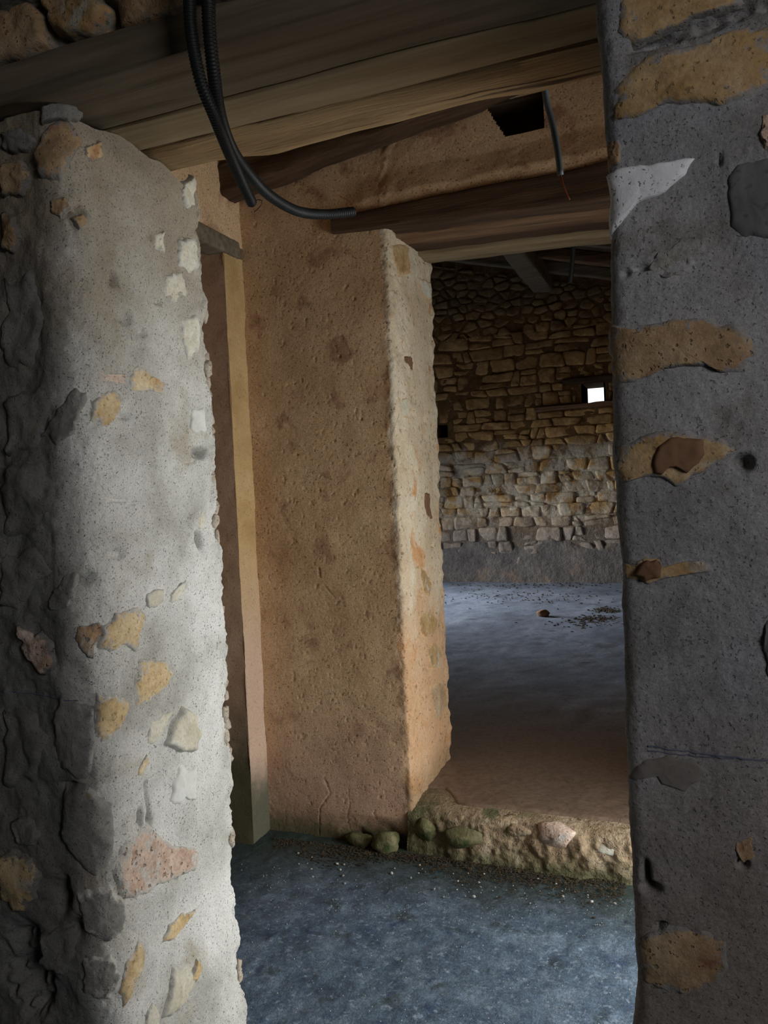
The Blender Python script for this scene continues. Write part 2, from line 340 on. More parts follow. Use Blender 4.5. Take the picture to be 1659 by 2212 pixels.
def ico(sub):
    bm = bmesh.new(); bmesh.ops.create_icosphere(bm, subdivisions=sub, radius=1.0)
    v = np.array([x.co[:] for x in bm.verts]); f = [tuple(a.index for a in p.verts) for p in bm.faces]; bm.free(); return v, f
ICO = {k: ico(k) for k in (1, 2, 3, 4)}
def rock_verts(sub, size, seed, amp=.25, freq=1.6, p=2.6, cuts=5):
    v, f = ICO[sub]; rs = np.random.RandomState(seed)
    r = (np.abs(v)**p).sum(1)**(-1/p); u = v*r[:, None]
    u = u*(1+amp*fbm(u, freq, 4, .5, seed*3.7))[:, None]
    for _ in range(cuts):
        n = rs.normal(size=3); n /= np.linalg.norm(n); d = rs.uniform(.62, .85); k = u@n-d
        u = u-np.outer(np.maximum(k, 0)*.85, n)
    return u*np.array(size), f
def rock(name, loc, size, seed, material, parent=None, sub=3, rz=0.0, **kw):
    v, f = rock_verts(sub, size, seed, **kw); c, s_ = math.cos(rz), math.sin(rz)
    v = np.stack([v[:, 0]*c-v[:, 1]*s_, v[:, 0]*s_+v[:, 1]*c, v[:, 2]], -1)
    o = mesh_obj(name, v, f, material); o.location = loc; o.parent = parent
    return o

# timber: box-section bar along a line with wandering edges
def beam(name, a, b, wy, hz, material, label, cat='beam', parent=None, seed=1, amp=.006, n=60, rnd=.18, taper=1.0, taper_z=None, sec=None, group=None):
    a, b = np.array(a, float), np.array(b, float); d = b-a; L = np.linalg.norm(d); d /= L
    side = np.cross(np.array([0, 0, 1.0]), d); side /= np.linalg.norm(side); up = np.cross(d, side)
    if sec is None:
        sec = []
        for (cx, cz) in ((1, 1), (-1, 1), (-1, -1), (1, -1)):
            ang0 = math.atan2(cz, cx)
            for k in (-1, 0, 1):
                t = ang0+k*math.pi/4; sec.append((cx*(1-rnd)+rnd*math.cos(t)*1.0, cz*(1-rnd)+rnd*math.sin(t)))
        full = []
        for i in range(len(sec)):
            p, q = np.array(sec[i]), np.array(sec[(i+1) % len(sec)]); full.append(p)
            if np.linalg.norm(q-p) > .5:
                full += [p+(q-p)*t for t in (.2, .4, .6, .8)]
        sec = full
    sec = np.array(sec); m_ = len(sec); V = []
    for i in range(n+1):
        t = i/n; c = a+d*L*t; k = 1+(taper-1)*t; kz = k if taper_z is None else 1+(taper_z-1)*t
        base = c+np.outer(sec[:, 0]*wy*.5*k, side)+np.outer(sec[:, 1]*hz*.5*kz, up)
        q = np.stack([base@d*1.6, base@side*9, base@up*9], -1)
        nr = np.outer(sec[:, 0], side)+np.outer(sec[:, 1], up)
        V.append(base+nr*(amp*fbm(q, 1.6, 4, .55, seed*5.1))[:, None])
    V = np.concatenate(V); fs = []
    for i in range(n):
        for j in range(m_):
            jj = (j+1) % m_; fs.append((i*m_+j, i*m_+jj, (i+1)*m_+jj, (i+1)*m_+j))
    fs.append(tuple(range(m_))[::-1]); fs.append(tuple(n*m_+j for j in range(m_)))
    o = mesh_obj(name, V, fs, material, parent)
    me = o.data
    try: me.set_sharp_from_angle(angle=math.radians(50))
    except Exception: pass
    if label: tag(o, label, cat, group)
    return o

def tube_mesh(pts, rad, seg=10, corr=0.0, pitch=.005, step=None):
    p = np.array(pts, float)
    # Catmull-Rom
    q = np.vstack([2*p[0]-p[1], p, 2*p[-1]-p[-2]]); out = []
    for i in range(1, len(q)-2):
        for t in np.linspace(0, 1, 40, endpoint=False):
            a, b, c, d = q[i-1], q[i], q[i+1], q[i+2]
            out.append(.5*((2*b)+(-a+c)*t+(2*a-5*b+4*c-d)*t*t+(-a+3*b-3*c+d)*t**3))
    out.append(p[-1]); out = np.array(out)
    cum = np.r_[0, np.cumsum(np.linalg.norm(np.diff(out, axis=0), axis=1))]
    step = step or (pitch/4 if corr else .01)
    s = np.arange(0, cum[-1], step); C = np.stack([np.interp(s, cum, out[:, k]) for k in range(3)], -1)
    T = np.gradient(C, axis=0); T /= np.linalg.norm(T, axis=1)[:, None]
    ref = np.array([.3, 1, .2]); A = np.cross(T, ref); A /= np.linalg.norm(A, axis=1)[:, None]; B = np.cross(T, A)
    r = rad-corr*(np.arange(len(s)) % 4 >= 2)
    ang = np.arange(seg)/seg*2*math.pi
    V = C[:, None]+r[:, None, None]*(np.cos(ang)[None, :, None]*A[:, None]+np.sin(ang)[None, :, None]*B[:, None])
    n = len(s); fs = [(i*seg+j, i*seg+(j+1) % seg, (i+1)*seg+(j+1) % seg, (i+1)*seg+j) for i in range(n-1) for j in range(seg)]
    fs.append(tuple(range(seg))[::-1]); fs.append(tuple((n-1)*seg+j for j in range(seg)))
    return V.reshape(-1, 3), fs
def tube(name, pts, rad, material, parent=None, **kw):
    v, f = tube_mesh(pts, rad, **kw); return mesh_obj(name, v, f, material, parent)

random.seed(3)
ZL = 2.225                     # underside of the near lintel
# ================================================================== LARGE STRUCTURE
# ---- near wall, left pier
def rel_left(P, s, z):
    d = .010*fbm(P, 4, 3, .5, 1)+.0022*fbm(P, 22, 3, .55, 4)+.0009*fbm(P, 110, 2, .6, 9)
    e = np.clip(1-np.abs(P[..., 1]-1.58)/.05, 0, 1)*np.clip((P[..., 0]+1.12)/.05, 0, 1)          # broken back arris
    d = d+e*(.011*fbm(P, 18, 4, .6, 12)-.004)
    fr = np.clip((-1.06-P[..., 0])/.06, 0, 1)*np.clip((1.5-P[..., 1])/.1, 0, 1)                   # rough, unpointed front face
    d = d+fr*(.011*fbm(P, 11, 4, .5, 21)-.008)
    return d
WL = Wall([(-3.0, 1.13), (-1.04, 1.13), (-1.04, 1.58), (-3.0, 1.58)], [0, .075, .012, 0], (-1.04, 1.3), .42, .0032, .03, rel_left, 1)
WL.dent(432, 978, .022, .014, .045); WL.dent(433, 1165, .014, .016, .03); WL.dent(322, 1775, .010, .024, .02)
for x, y, rx, rz, dp in ((250, 1195, .018, .010, .012), (185, 1250, .02, .012, .02), (130, 1940, .02, .03, .03), (140, 1810, .02, .02, .02), (168, 470, .02, .02, .02),
                         (260, 900, .02, .006, .014), (258, 1080, .03, .004, .008), (150, 1700, .03, .006, .02), (345, 650, .02, .008, .012), (330, 505, .012, .012, .012), (240, 605, .012, .016, .014),
                         (262, 680, .02, .02, .012), (300, 725, .016, .02, .010), (300, 1770, .008, .02, .02), (280, 1930, .02, .015, .014), (160, 2010, .02, .02, .02), (60, 2100, .05, .07, .05)):
    WL.dent(x, y, rx, rz, dp)
WL.crack([(240, 1078), (262, 1083), (280, 1090)]); WL.crack([(310, 1690), (322, 1770), (318, 1800)], .004, .012)
WL.crack([(382, 985), (405, 1000), (425, 995)], .003, .008); WL.crack([(300, 995), (320, 1005)]); WL.crack([(230, 1010), (240, 1030)])
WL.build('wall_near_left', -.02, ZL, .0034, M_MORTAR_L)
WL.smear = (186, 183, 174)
tag(WL.obj, 'pale mortared stone pier on the left side of the near doorway', 'wall', kind='structure')

# ---- near wall, right pier
def rel_right(P, s, z):
    return .0065*fbm(P, 6, 3, .5, 31)+.0013*fbm(P, 30, 3, .55, 34)+.0006*fbm(P, 140, 2, .6, 39)
WR = Wall([(2.25, 1.58), (-.095, 1.58), (-.095, 1.1), (2.25, 1.1)], [0, .02, .022, 0], (-.02, 1.1), .32, .0026, .03, rel_right, 2)
WR.dent(1605, 1000, .010, .010, .02); WR.dent(1395, 1890, .006, .016, .03); WR.dent(1405, 1920, .012, .008, .03); WR.dent(1427, 2002, .008, .006, .012)
WR.dent(1605, 1865, .006, .006, .012); WR.dent(1500, 60, .06, .009, .018); WR.dent(1420, 90, .04, .008, .016); WR.dent(1600, 20, .04, .009, .018)
WR.dent(1555, 345, .003, .007, .008); WR.dent(1385, 578, .010, .005, .008); WR.dent(1352, 590, .006, .006, .008)
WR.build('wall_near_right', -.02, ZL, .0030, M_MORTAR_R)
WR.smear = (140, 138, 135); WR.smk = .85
tag(WR.obj, 'shaded grey mortared stone pier on the right side of the near doorway', 'wall', kind='structure')

# ---- near wall above the lintel (front skin with stones, solid behind)
def rel_up(P, s, z): return .010*fbm(P, 7, 3, .5, 51)+.005*fbm(P, 26, 3, .55, 54)-.02
WU = Wall([(-3.0, 1.1), (2.25, 1.1)], [0, 0], (-.9, 1.1), .45, .005, .04, rel_up, 3)
WU.build('wall_near_upper', 2.29, 3.05, .006, M_STONE_GREY)
WU.smear = (128, 123, 112); WU.smk = .8
tag(WU.obj, 'rough stone masonry above the timber lintel of the near doorway', 'wall', kind='structure')
boxes('wall_core', [(-3, 2.25, 1.14, 1.56, 2.36, 3.35), (-3, -1.75, 1.13, 1.58, ZL, 2.36), (.75, 2.25, 1.13, 1.58, ZL, 2.36)], M_ROOM, WU.obj)

# ---- middle wall, plastered pier left of the second doorway
Y2, X2, Y2B, XS = 2.985, -1.105, 3.55, -1.785
def rel_plaster(P, s, z):
    d = .006*fbm(P, 3.0, 3, .5, 61)+.0008*fbm(P, 14, 3, .5, 64)+.0004*fbm(P, 110, 2, .6, 69)-.0025*np.clip((fbm(P, 75, 2, .5, 66)-.72)*4, 0, 1)
    e = np.clip(1-np.abs(P[..., 0]-X2)/.05, 0, 1)*np.clip(1-(P[..., 1]-Y2)/.5, 0, 1)
    d = d+e*(.008*fbm(P, 16, 4, .6, 71))
    back = np.clip((P[..., 1]-3.4)/.1, 0, 1); d = d+back*.010*fbm(P, 14, 3, .55, 75)
    foot = np.clip((.12-z)/.1, 0, 1); d = d-foot*np.clip((P[..., 0]+1.45)/.1, 0, 1)*(.03+.02*fbm(P, 14, 2, .5, 77))
    return d
WM = Wall([(XS-.02, Y2), (X2, Y2), (X2, Y2B), (-1.9, Y2B)], [0, .02, .02, 0], (-1.3, 3.1), .75, .0046, .03, rel_plaster, 4)
WM.crack([(690, 1805), (692, 1745), (715, 1712), (700, 1680)], .0020, .0035); WM.crack([(757, 1800), (750, 1765), (756, 1740), (753, 1705)], .0020, .003)
WM.crack([(700, 1265), (722, 1292)], .002, .003); WM.crack([(690, 1245), (688, 1228)]);
for x, y in ((632, 708), (780, 905), (806, 915), (652, 820), (845, 990), (765, 645), (830, 965), (722, 952), (735, 770), (660, 690), (850, 1005), (690, 1060), (640, 1085)): WM.dent(x, y, .004, .005, .006)
for x, y in ((880, 775), (890, 790)): WM.dent(x, y, .03, .014, .014)
for x, y in ((922, 1090), (925, 1075), (895, 895), (920, 905), (935, 1180), (908, 1280), (903, 1385), (900, 1480), (915, 1500), (890, 1540), (905, 1560), (895, 1600), (930, 1440)): WM.dent(x, y, .022, .018, .014)
WM.build('wall_middle', -.02, 2.555, .0050, M_PLASTER)
WM.smear = (198, 164, 124)
tag(WM.obj, 'tan roughcast plaster wall between passage corner and second doorway', 'wall', kind='structure')
# the pale jamb keeps its own plaster: faces turned to the doorway take the second material
WM.obj.data.materials.append(M_REVEAL)
me = WM.obj.data; cen = np.empty(len(me.polygons)*3); me.polygons.foreach_get('center', cen); cen = cen.reshape(-1, 3)
jx = cen[:, 0] > X2-.030+.012*fbm(cen, 12, 3)
mi = np.where(jx & (cen[:, 1] > Y2-.01), 1, 0).astype(np.int32); me.polygons.foreach_set('material_index', mi)

# upper part over the second doorway, with the beam pocket
xs = np.concatenate([np.arange(XS-.02, .25, .006), np.arange(.25, 2.26, .05)]); zs = np.arange(2.545, 3.36, .007)
Xg, Zg = np.meshgrid(xs, zs, indexing='ij'); P = np.stack([Xg, np.full_like(Xg, Y2), Zg], -1)
for r_ in range(Xg.shape[1]):                               # grid line snapped to the slanted side of the pocket
    if 2.79 < zs[r_] < 2.95:
        e_ = -.617-(zs[r_]-2.806)*.55; Xg[np.argmin(np.abs(Xg[:, r_]-e_)), r_] = e_
lowz = np.where(Xg < -1.34, 2.545, 2.605+.025*(Xg+1.34)+.006*fbm(P, 9, 3))
Zg = np.maximum(Zg, lowz); P[..., 2] = Zg
bulge = .02*np.clip(1-np.abs(Zg-lowz-.05)/.09, 0, 1)*np.clip((Xg+1.3)/.1, 0, 1)
P[..., 1] = Y2-rel_plaster(P, None, Zg)-bulge-.003*fbm(P, 5, 3, .5, 8)*np.clip((Zg-2.6)/.1, 0, 1)
cx = (Xg[:-1, :-1]+Xg[1:, 1:])/2; cz = (Zg[:-1, :-1]+Zg[1:, 1:])/2
hole = (cz > 2.806) & (cz < 2.935) & (cx < -.468) & (cx > -.617-(cz-2.806)*.55)
wu = grid_obj('wall_middle_upper', P, M_PLASTER, keep=~hole)
tag(wu, 'tan plastered masonry above the second doorway with a beam pocket', 'wall', kind='structure')
boxes('beam_pocket', [(-.72, -.45, Y2+.16, Y2+.2, 2.79, 2.95), (-.72, -.45, Y2+.03, Y2+.2, 2.94, 2.96), (-.72, -.45, Y2+.03, Y2+.2, 2.775, 2.797), (-.458, -.44, Y2+.03, Y2+.2, 2.79, 2.95), (-.74, -.715, Y2+.03, Y2+.2, 2.79, 2.95)], M_WOOD_DARK, wu)
boxes('wall_core', [(-3.2, 2.25, Y2+.21, Y2B-.02, 2.68, 6.0), (-3.2, -1.4, Y2+.02, Y2B-.02, 2.50, 2.70)], M_ROOM, wu)
wr2 = boxes('wall_middle_right', [(.32, 2.25, Y2, Y2B, 0, 2.7)], M_PLASTER)
tag(wr2, 'plastered pier right of the second doorway', 'wall', kind='structure')
wb = boxes('wall_barn_near', [(-5.4, -1.9, Y2+.3, Y2B, 0, 2.7), (-5.4, -3.2, Y2+.3, Y2B, 2.7, 6.0), (2.25, 3.3, Y2, Y2B, 0, 6.0)], M_BARN)
tag(wb, 'stone end wall of the barn beside the second doorway', 'wall', kind='structure')

# ---- side wall of the passage, left, with a doorway and its timber head
def plane_grid_x(x, y0, y1, z0, z1, st, seed, flip=False):
    ys = np.arange(y0, y1+st*.5, st); ys[-1] = y1; zz = np.arange(z0, z1+st*.5, st); zz[-1] = z1
    A, B_ = np.meshgrid(ys, zz, indexing='ij'); P = np.stack([np.full_like(A, x), A, B_], -1)
    P[..., 0] += .004*fbm(P, 6, 3, .5, seed)+.0012*fbm(P, 60, 2, .5, seed+2); return P
sl = grid_obj('wall_side_left', plane_grid_x(XS, 2.838, Y2+.01, -.02, 2.51, .006, 3), M_SIDE)
tag(sl, 'side wall of the passage with narrow yellow plaster strip beside a doorway', 'wall', kind='structure')
def front_grid(y, x0, x1, z0, z1, st, seed):
    xx = np.linspace(x0, x1, max(2, int((x1-x0)/st))); zz = np.linspace(z0, z1, max(2, int((z1-z0)/st)))
    A, B_ = np.meshgrid(xx, zz, indexing='ij'); P = np.stack([A, np.full_like(A, y), B_], -1)
    P[..., 1] += .004*fbm(P, 6, 3, .5, seed); return P
grid_obj('door_jamb', front_grid(2.838, -2.25, XS+.002, -.02, 2.56, .008, 8), M_SIDE2, sl)
grid_obj('wall_above_doorway', plane_grid_x(XS+.004, 1.55, Y2+.01, 2.555, 3.36, .008, 4), M_PLASTER, sl)
grid_obj('wall_near_corner', plane_grid_x(XS, 1.50, 1.85, -.02, 2.52, .01, 5), M_SIDE2, sl)
boxes('wall_core', [(-2.25, XS-.01, 2.86, 3.2, 0, 2.5), (-2.25, XS-.01, 1.58, 3.2, 2.60, 3.36), (-2.25, XS-.01, 1.58, 1.84, 0, 2.52), (-3.3, -3.2, 1.5, 3.3, 0, 3.36), (-3.2, -2.2, 2.86, 3.3, 0, 3.36)], M_SIDE2, sl)
# ---- right end of the passage: daylight door
er = boxes('wall_passage_end', [(1.3, 1.5, 1.55, 1.64, 0, 3.4), (1.3, 1.5, 2.90, 3.0, 0, 3.4), (1.3, 1.5, 1.55, 3.0, 1.85, 3.4)], M_PLASTER)
tag(er, 'end wall of the passage with an open doorway to daylight', 'wall', kind='structure')

# ---- front room shell around the viewer
fr_ = boxes('wall_front_room', [(-3.2, -3.0, -3.0, 1.6, 0, 3.05), (-3.2, 1.55, -3.2, -3.0, 0, 3.05),
      (1.35, 1.5, -3.0, -.8, 0, 3.05), (1.35, 1.5, .1, 1.6, 0, 3.05), (1.35, 1.5, -.8, .1, 0, 1.5), (1.35, 1.5, -.8, .1, 2.4, 3.05)], M_ROOM)
tag(fr_, 'rendered walls of the front room around the viewer', 'wall', kind='structure')
ce = boxes('ceiling', [(-3.3, 2.5, -3.2, 1.3, 3.05, 3.15), (-3.3, 1.3, 1.2, 3.2, 3.34, 3.42)], M_CEIL)
tag(ce, 'dark boarded ceiling over the front room and passage', 'ceiling', kind='structure')

# ---- floors
xs = np.concatenate([np.arange(-3.2, -1.9, .1), np.arange(-1.9, .5, .010), np.arange(.5, 2.6, .1)])
ys = np.concatenate([np.arange(-3.2, 1.5, .1), np.arange(1.5, 3.02, .010)])
Xg, Yg = np.meshgrid(xs, ys, indexing='ij'); P = np.stack([Xg, Yg, np.zeros_like(Xg)], -1)
P[..., 2] = .006*fbm(P, 2.5, 3, .5, 81)+.0022*fbm(P, 28, 3, .5, 83)
fl = grid_obj('floor', P, M_FLOOR); tag(fl, 'blue grey rough concrete floor of the passage', 'floor', kind='structure')
ZB = .19
xs = np.concatenate([np.arange(-5.4, -3.6, .2), np.arange(-3.6, .5, .03), np.arange(.5, 3.4, .2)])
ys = np.concatenate([np.linspace(0, 1, 30)*.4+0, np.arange(.42, 7.1, .04)])
Xg, Tg = np.meshgrid(xs, ys, indexing='ij')
edge = 3.035+.012*fbm(np.stack([Xg, Xg*0, Xg*0], -1), 7, 3)-.0*Xg+.14*np.clip((-.93-Xg)/.1, 0, 1)
P = np.stack([Xg, edge+Tg, np.zeros_like(Xg)], -1)
P[..., 2] = ZB+.006*fbm(P, 1.5, 3, .5, 85)+.0025*fbm(P, 16, 3, .5, 86)-.022*np.clip(1-Tg/.012, 0, 1)
fb = grid_obj('floor_barn', P, M_FLOOR_B); tag(fb, 'grey screed floor of the far barn beyond the threshold', 'floor', kind='structure')
gd = boxes('ground', [(-40, 40, -40, 60, -.30, -.06)], M_GROUND); tag(gd, 'bare ground outside the building', 'ground', kind='structure')

# ---- stone threshold step
pf = [(2.93, -.03), (2.945, .05), (2.95, .11), (2.955, .145), (2.97, .168), (3.0, .178), (3.1, .182), (3.3, .178), (3.5, .176)]
pf = np.array(pf); cum = np.r_[0, np.cumsum(np.linalg.norm(np.diff(pf, axis=0), axis=1))]
tt = np.concatenate([np.arange(0, .30, .006), np.arange(.30, cum[-1], .02)])
xs = np.arange(-1.13, .36, .007); Xg, Tg = np.meshgrid(xs, tt, indexing='ij')
P = np.stack([Xg, np.interp(Tg, cum, pf[:, 0]), np.interp(Tg, cum, pf[:, 1])], -1)
fx = np.clip((Xg+1.0)/.2, 0, 1)
am = np.clip((.26-Tg)/.1, .15, 1)
nn = fbm(P, 9, 4, .55, 91)
P[..., 1] -= am*(.017*nn+.006*fbm(P, 40, 2, .5, 92))+(1-fx)*-.02
P[..., 2] += np.clip(Tg/.1, 0, 1)*(.006*fbm(P, 12, 3, .5, 93))*am
st = grid_obj('threshold_step', P, M_STEP); tag(st, 'worn rendered stone step at the foot of the second doorway', 'step', kind='structure')

# ---- far barn: masonry wall with courses of rubble, window, roof
YF = 10.0
def roofz(x): return 4.40-.262*(x+3.02)
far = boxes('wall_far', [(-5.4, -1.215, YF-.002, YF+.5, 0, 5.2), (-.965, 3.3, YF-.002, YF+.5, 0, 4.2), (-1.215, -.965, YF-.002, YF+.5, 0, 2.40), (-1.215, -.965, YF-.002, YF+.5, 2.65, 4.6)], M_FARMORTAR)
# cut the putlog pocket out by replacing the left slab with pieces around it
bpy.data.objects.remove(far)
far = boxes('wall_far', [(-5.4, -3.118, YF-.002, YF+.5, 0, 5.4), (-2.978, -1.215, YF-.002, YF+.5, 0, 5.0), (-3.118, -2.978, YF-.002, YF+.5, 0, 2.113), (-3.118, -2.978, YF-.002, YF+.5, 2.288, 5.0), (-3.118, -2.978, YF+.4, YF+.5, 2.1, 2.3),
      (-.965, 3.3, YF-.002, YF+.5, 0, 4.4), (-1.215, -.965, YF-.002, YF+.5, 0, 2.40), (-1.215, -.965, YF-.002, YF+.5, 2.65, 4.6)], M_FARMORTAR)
tag(far, 'dim rubble stone end wall of the barn with a small bright window', 'wall', kind='structure')
rr = random.Random(11); npr = np.random.RandomState(5)
blocked = [(-1.30, -.90, 2.36, 2.74), (-3.13, -2.96, 2.10, 2.30), (-1.80, -.55, 2.35, 2.42), (-1.46, -.6, 2.655, 2.74)]
AX = .62
def clip(poly, nx, nz, d):                                  # keep nx*x+nz*z <= d
    out = []
    for a, b in zip(poly, poly[1:]+poly[:1]):
        fa, fb = nx*a[0]+nz*a[1]-d, nx*b[0]+nz*b[1]-d
        if fa <= 0: out.append(a)
        if (fa < 0) != (fb < 0):
            t = fa/(fa-fb); out.append((a[0]+(b[0]-a[0])*t, a[1]+(b[1]-a[1])*t))
    return out
polys = []
def keep_poly(P_):
    c0 = np.mean(P_, 0)
    for b in blocked:                                       # trim against openings
        xs_ = [p[0] for p in P_]; zs_ = [p[1] for p in P_]
        if xs_ and min(xs_) < b[1] and max(xs_) > b[0] and min(zs_) < b[3] and max(zs_) > b[2]:
            opt = [(b[0]-c0[0], (1, 0, b[0])), (c0[0]-b[1], (-1, 0, -b[1])), (b[2]-c0[1], (0, 1, b[2])), (c0[1]-b[3], (0, -1, -b[3]))]
            P_ = clip(P_, *max(opt)[1])
    P_ = clip(P_, .262, 1.0, .262*-3.02+4.40-.03)
    if len(P_) < 3: return
    ar = .5*abs(sum(a[0]*b[1]-b[0]*a[1] for a, b in zip(P_, P_[1:]+P_[:1])))
    if ar > .0012: polys.append((ar, np.array(P_)))
# lower wall: wavering courses of roughly squared stones
bounds = [.42]
while bounds[-1] < 3.35: bounds.append(bounds[-1]+rr.uniform(.10, .19))
def bz(r, x): return bounds[r]+.030*float(vnoise(np.array([x*1.6+r*7.7, r*3.1, .5])))+.012*float(vnoise(np.array([x*6+r*5.3, r*1.7, 9.5])))
g = .0035
for r in range(len(bounds)-1):
    x = -4.6+rr.uniform(0, .3); sl0 = 0.0
    while x < 1.4:
        wd = rr.choice((rr.uniform(.09, .16), rr.uniform(.16, .28), rr.uniform(.24, .44), rr.uniform(.2, .34)))
        sl1 = rr.gauss(0, .016); x1 = x+wd
        lo = lambda u: bz(r, u)+g; hi = lambda u: bz(r+1, u)-g
        pieces = []
        u_ = rr.random(); hh = hi(x+wd/2)-lo(x+wd/2)
        if hh > .13 and u_ < .30:                           # two thin stones on top of each other
            t = rr.uniform(.35, .65); ti = t+rr.gauss(0, .06)
            pieces = [(0, 0, t, ti), (t, ti, 1, 1)]
        else: pieces = [(0, 0, 1, 1)]
        for (a0, a1, b0, b1) in pieces:
            def pt(u, v0, v1, sl):
                xx = x+(x1-x)*u; f_ = v0+(v1-v0)*u; z_ = lo(xx)+(hi(xx)-lo(xx))*f_; return (xx+sl*(f_-.5)*2, z_+rr.gauss(0, .004))
            gx = g/wd
            low = [pt(gx, a0, a1, sl0), pt(.5, a0, a1, (sl0+sl1)/2), pt(1-gx, a0, a1, sl1)]
            top = [pt(1-gx, b0, b1, sl1), pt(.5, b0, b1, (sl0+sl1)/2), pt(gx, b0, b1, sl0)]
            if a0 > 0: low = [(p[0], p[1]+.006) for p in low]
            if rr.random() < .3: k = rr.choice((0, 2)); top[k] = (top[k][0]+(.02 if k == 2 else -.02), top[k][1]-rr.uniform(.01, .03))   # knocked corner
            if rr.random() < .2: low[0] = (low[0][0]+.02, low[0][1]+.015)
            keep_poly(low+top)
        x = x1; sl0 = sl1
# upper wall: small rounded rubble, jumbled
seeds = []; z = 3.36
while z < 5.0:
    hrow = rr.uniform(.08, .135); x = -4.6+rr.uniform(0, .25)
    while x < 1.4:
        wd = rr.uniform(.09, .25); seeds.append((x+wd/2+rr.gauss(0, .02), z+hrow/2+rr.gauss(0, .024))); x += wd
    z += hrow
SQ = np.array([q for q in seeds if q[1] < roofz(q[0])+.1])*np.array([AX, 1.0])
for i_, q in enumerate(SQ):
    near = np.argsort(np.sum((SQ-q)**2, 1))[1:18]
    poly = [(q[0]-.13, max(q[1]-.10, 3.36)), (q[0]+.13, max(q[1]-.10, 3.36)), (q[0]+.13, q[1]+.10), (q[0]-.13, q[1]+.10)]
    for k in near:
        n_ = SQ[k]-q; n_ = n_/np.linalg.norm(n_)
        poly = clip(poly, n_[0], n_[1], float(n_@((SQ[k]+q)/2))-rr.uniform(.002, .012))
        if len(poly) < 3: break
    if len(poly) >= 3: keep_poly([(a/AX, b) for a, b in poly])
def far_stone(P_):
    q = P_
    for _ in range(2):                                      # round the corners
        nx_ = np.roll(q, -1, 0); q = np.stack([q*.86+nx_*.14, q*.14+nx_*.86], 1).reshape(-1, 2)
        keep = np.linalg.norm(q-np.roll(q, 1, 0), axis=1) > .006; q = q[keep] if keep.sum() > 5 else q
    n = len(q); c = q.mean(0); sd = rr.random()*60; dz = rr.gauss(0, .009); tx, tz = rr.gauss(0, .06), rr.gauss(0, .06)
    V = []
    for f, y in ((1.0, .06), (1.0, .004), (.94, -.010), (.78, -.015), (.40, -.017)):
        r = c+(q-c)*f; V.append(np.stack([r[:, 0], np.full(n, y), r[:, 1]], -1))
    V.append(np.array([[c[0], -.017, c[1]]])); V = np.concatenate(V)
    fr_m = (V[:, 1] < .05)
    V[:, 1] += YF+fr_m*(dz+.010*fbm(V+sd, 13, 3, .55)+(V[:, 0]-c[0])*tx+(V[:, 2]-c[1])*tz)
    V[:, 0] += .007*fbm(V+sd, 16, 2); V[:, 2] += .007*fbm(V+sd+9, 16, 2)
    F_ = [(k*n+a, k*n+(a+1) % n, (k+1)*n+(a+1) % n, (k+1)*n+a) for k in range(4) for a in range(n)]+[(4*n+a, 4*n+(a+1) % n, 5*n) for a in range(n)]
    return V, F_
vis = sorted([p for p in polys if -3.30 < p[1][:, 0].mean() < -.80 and p[1][:, 1].mean() > .66], key=lambda p: -p[0])
print('stones in view', len(vis), 'all', len(polys))
ids = {id(p) for p in vis[:300]}
vs, fs, n0 = [], [], 0
for p in polys:
    V, F_ = far_stone(p[1])
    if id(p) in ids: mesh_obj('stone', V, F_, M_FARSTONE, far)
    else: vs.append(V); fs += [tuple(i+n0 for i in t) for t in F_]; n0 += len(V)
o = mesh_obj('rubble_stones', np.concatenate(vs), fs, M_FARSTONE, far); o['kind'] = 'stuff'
# limewash crust left in a band, and the grey render at the foot
def crust(name, x0, x1, z0, z1, material, thr, seed, depth, top=None):
    xx = np.arange(x0, x1, .018); zz = np.arange(z0, z1, .018); A, B_ = np.meshgrid(xx, zz, indexing='ij')
    P = np.stack([A, np.full_like(A, YF), B_], -1)
    n = fbm(P, 2.4, 3, .42, seed)
    edge_ = np.minimum(np.minimum(B_-z0, z1-B_), .25)/.25
    m_ = n+.9*edge_-thr if top is None else (top-B_)*4+n*.35
    P[..., 1] = YF-depth+.004*fbm(P, 9, 3, .5, seed+3)+np.clip(.25-m_, 0, .3)*.12
    mc = (m_[:-1, :-1]+m_[1:, 1:])/2
    return grid_obj(name, P, material, far, keep=mc > 0)
crust('render_skirt', -4.6, 1.4, .15, 1.1, M_FARPLASTER, 0, 14, .030, top=.70)
# window
win = boxes('window_1', [(-1.235, -1.215, YF-.002, YF+.5, 2.39, 2.66), (-.965, -.945, YF-.002, YF+.5, 2.39, 2.66)], M_WOOD_DARK)
tag(win, 'tiny square unglazed window glowing white in the far wall', 'window', kind='structure')
beam('window_lintel', (-1.46, YF+.03, 2.70), (-.6, YF+.03, 2.70), .14, .075, M_WOOD_DARK, None, parent=win, seed=4)
beam('window_sill', (-1.80, YF-.01, 2.385), (-.55, YF-.01, 2.40), .16, .05, M_STONE_BROWN, None, parent=win, seed=5, amp=.01)
boxes('window_sill_core', [(-1.22, -.96, YF+.06, YF+.48, 2.36, 2.402)], M_FARMORTAR, win)
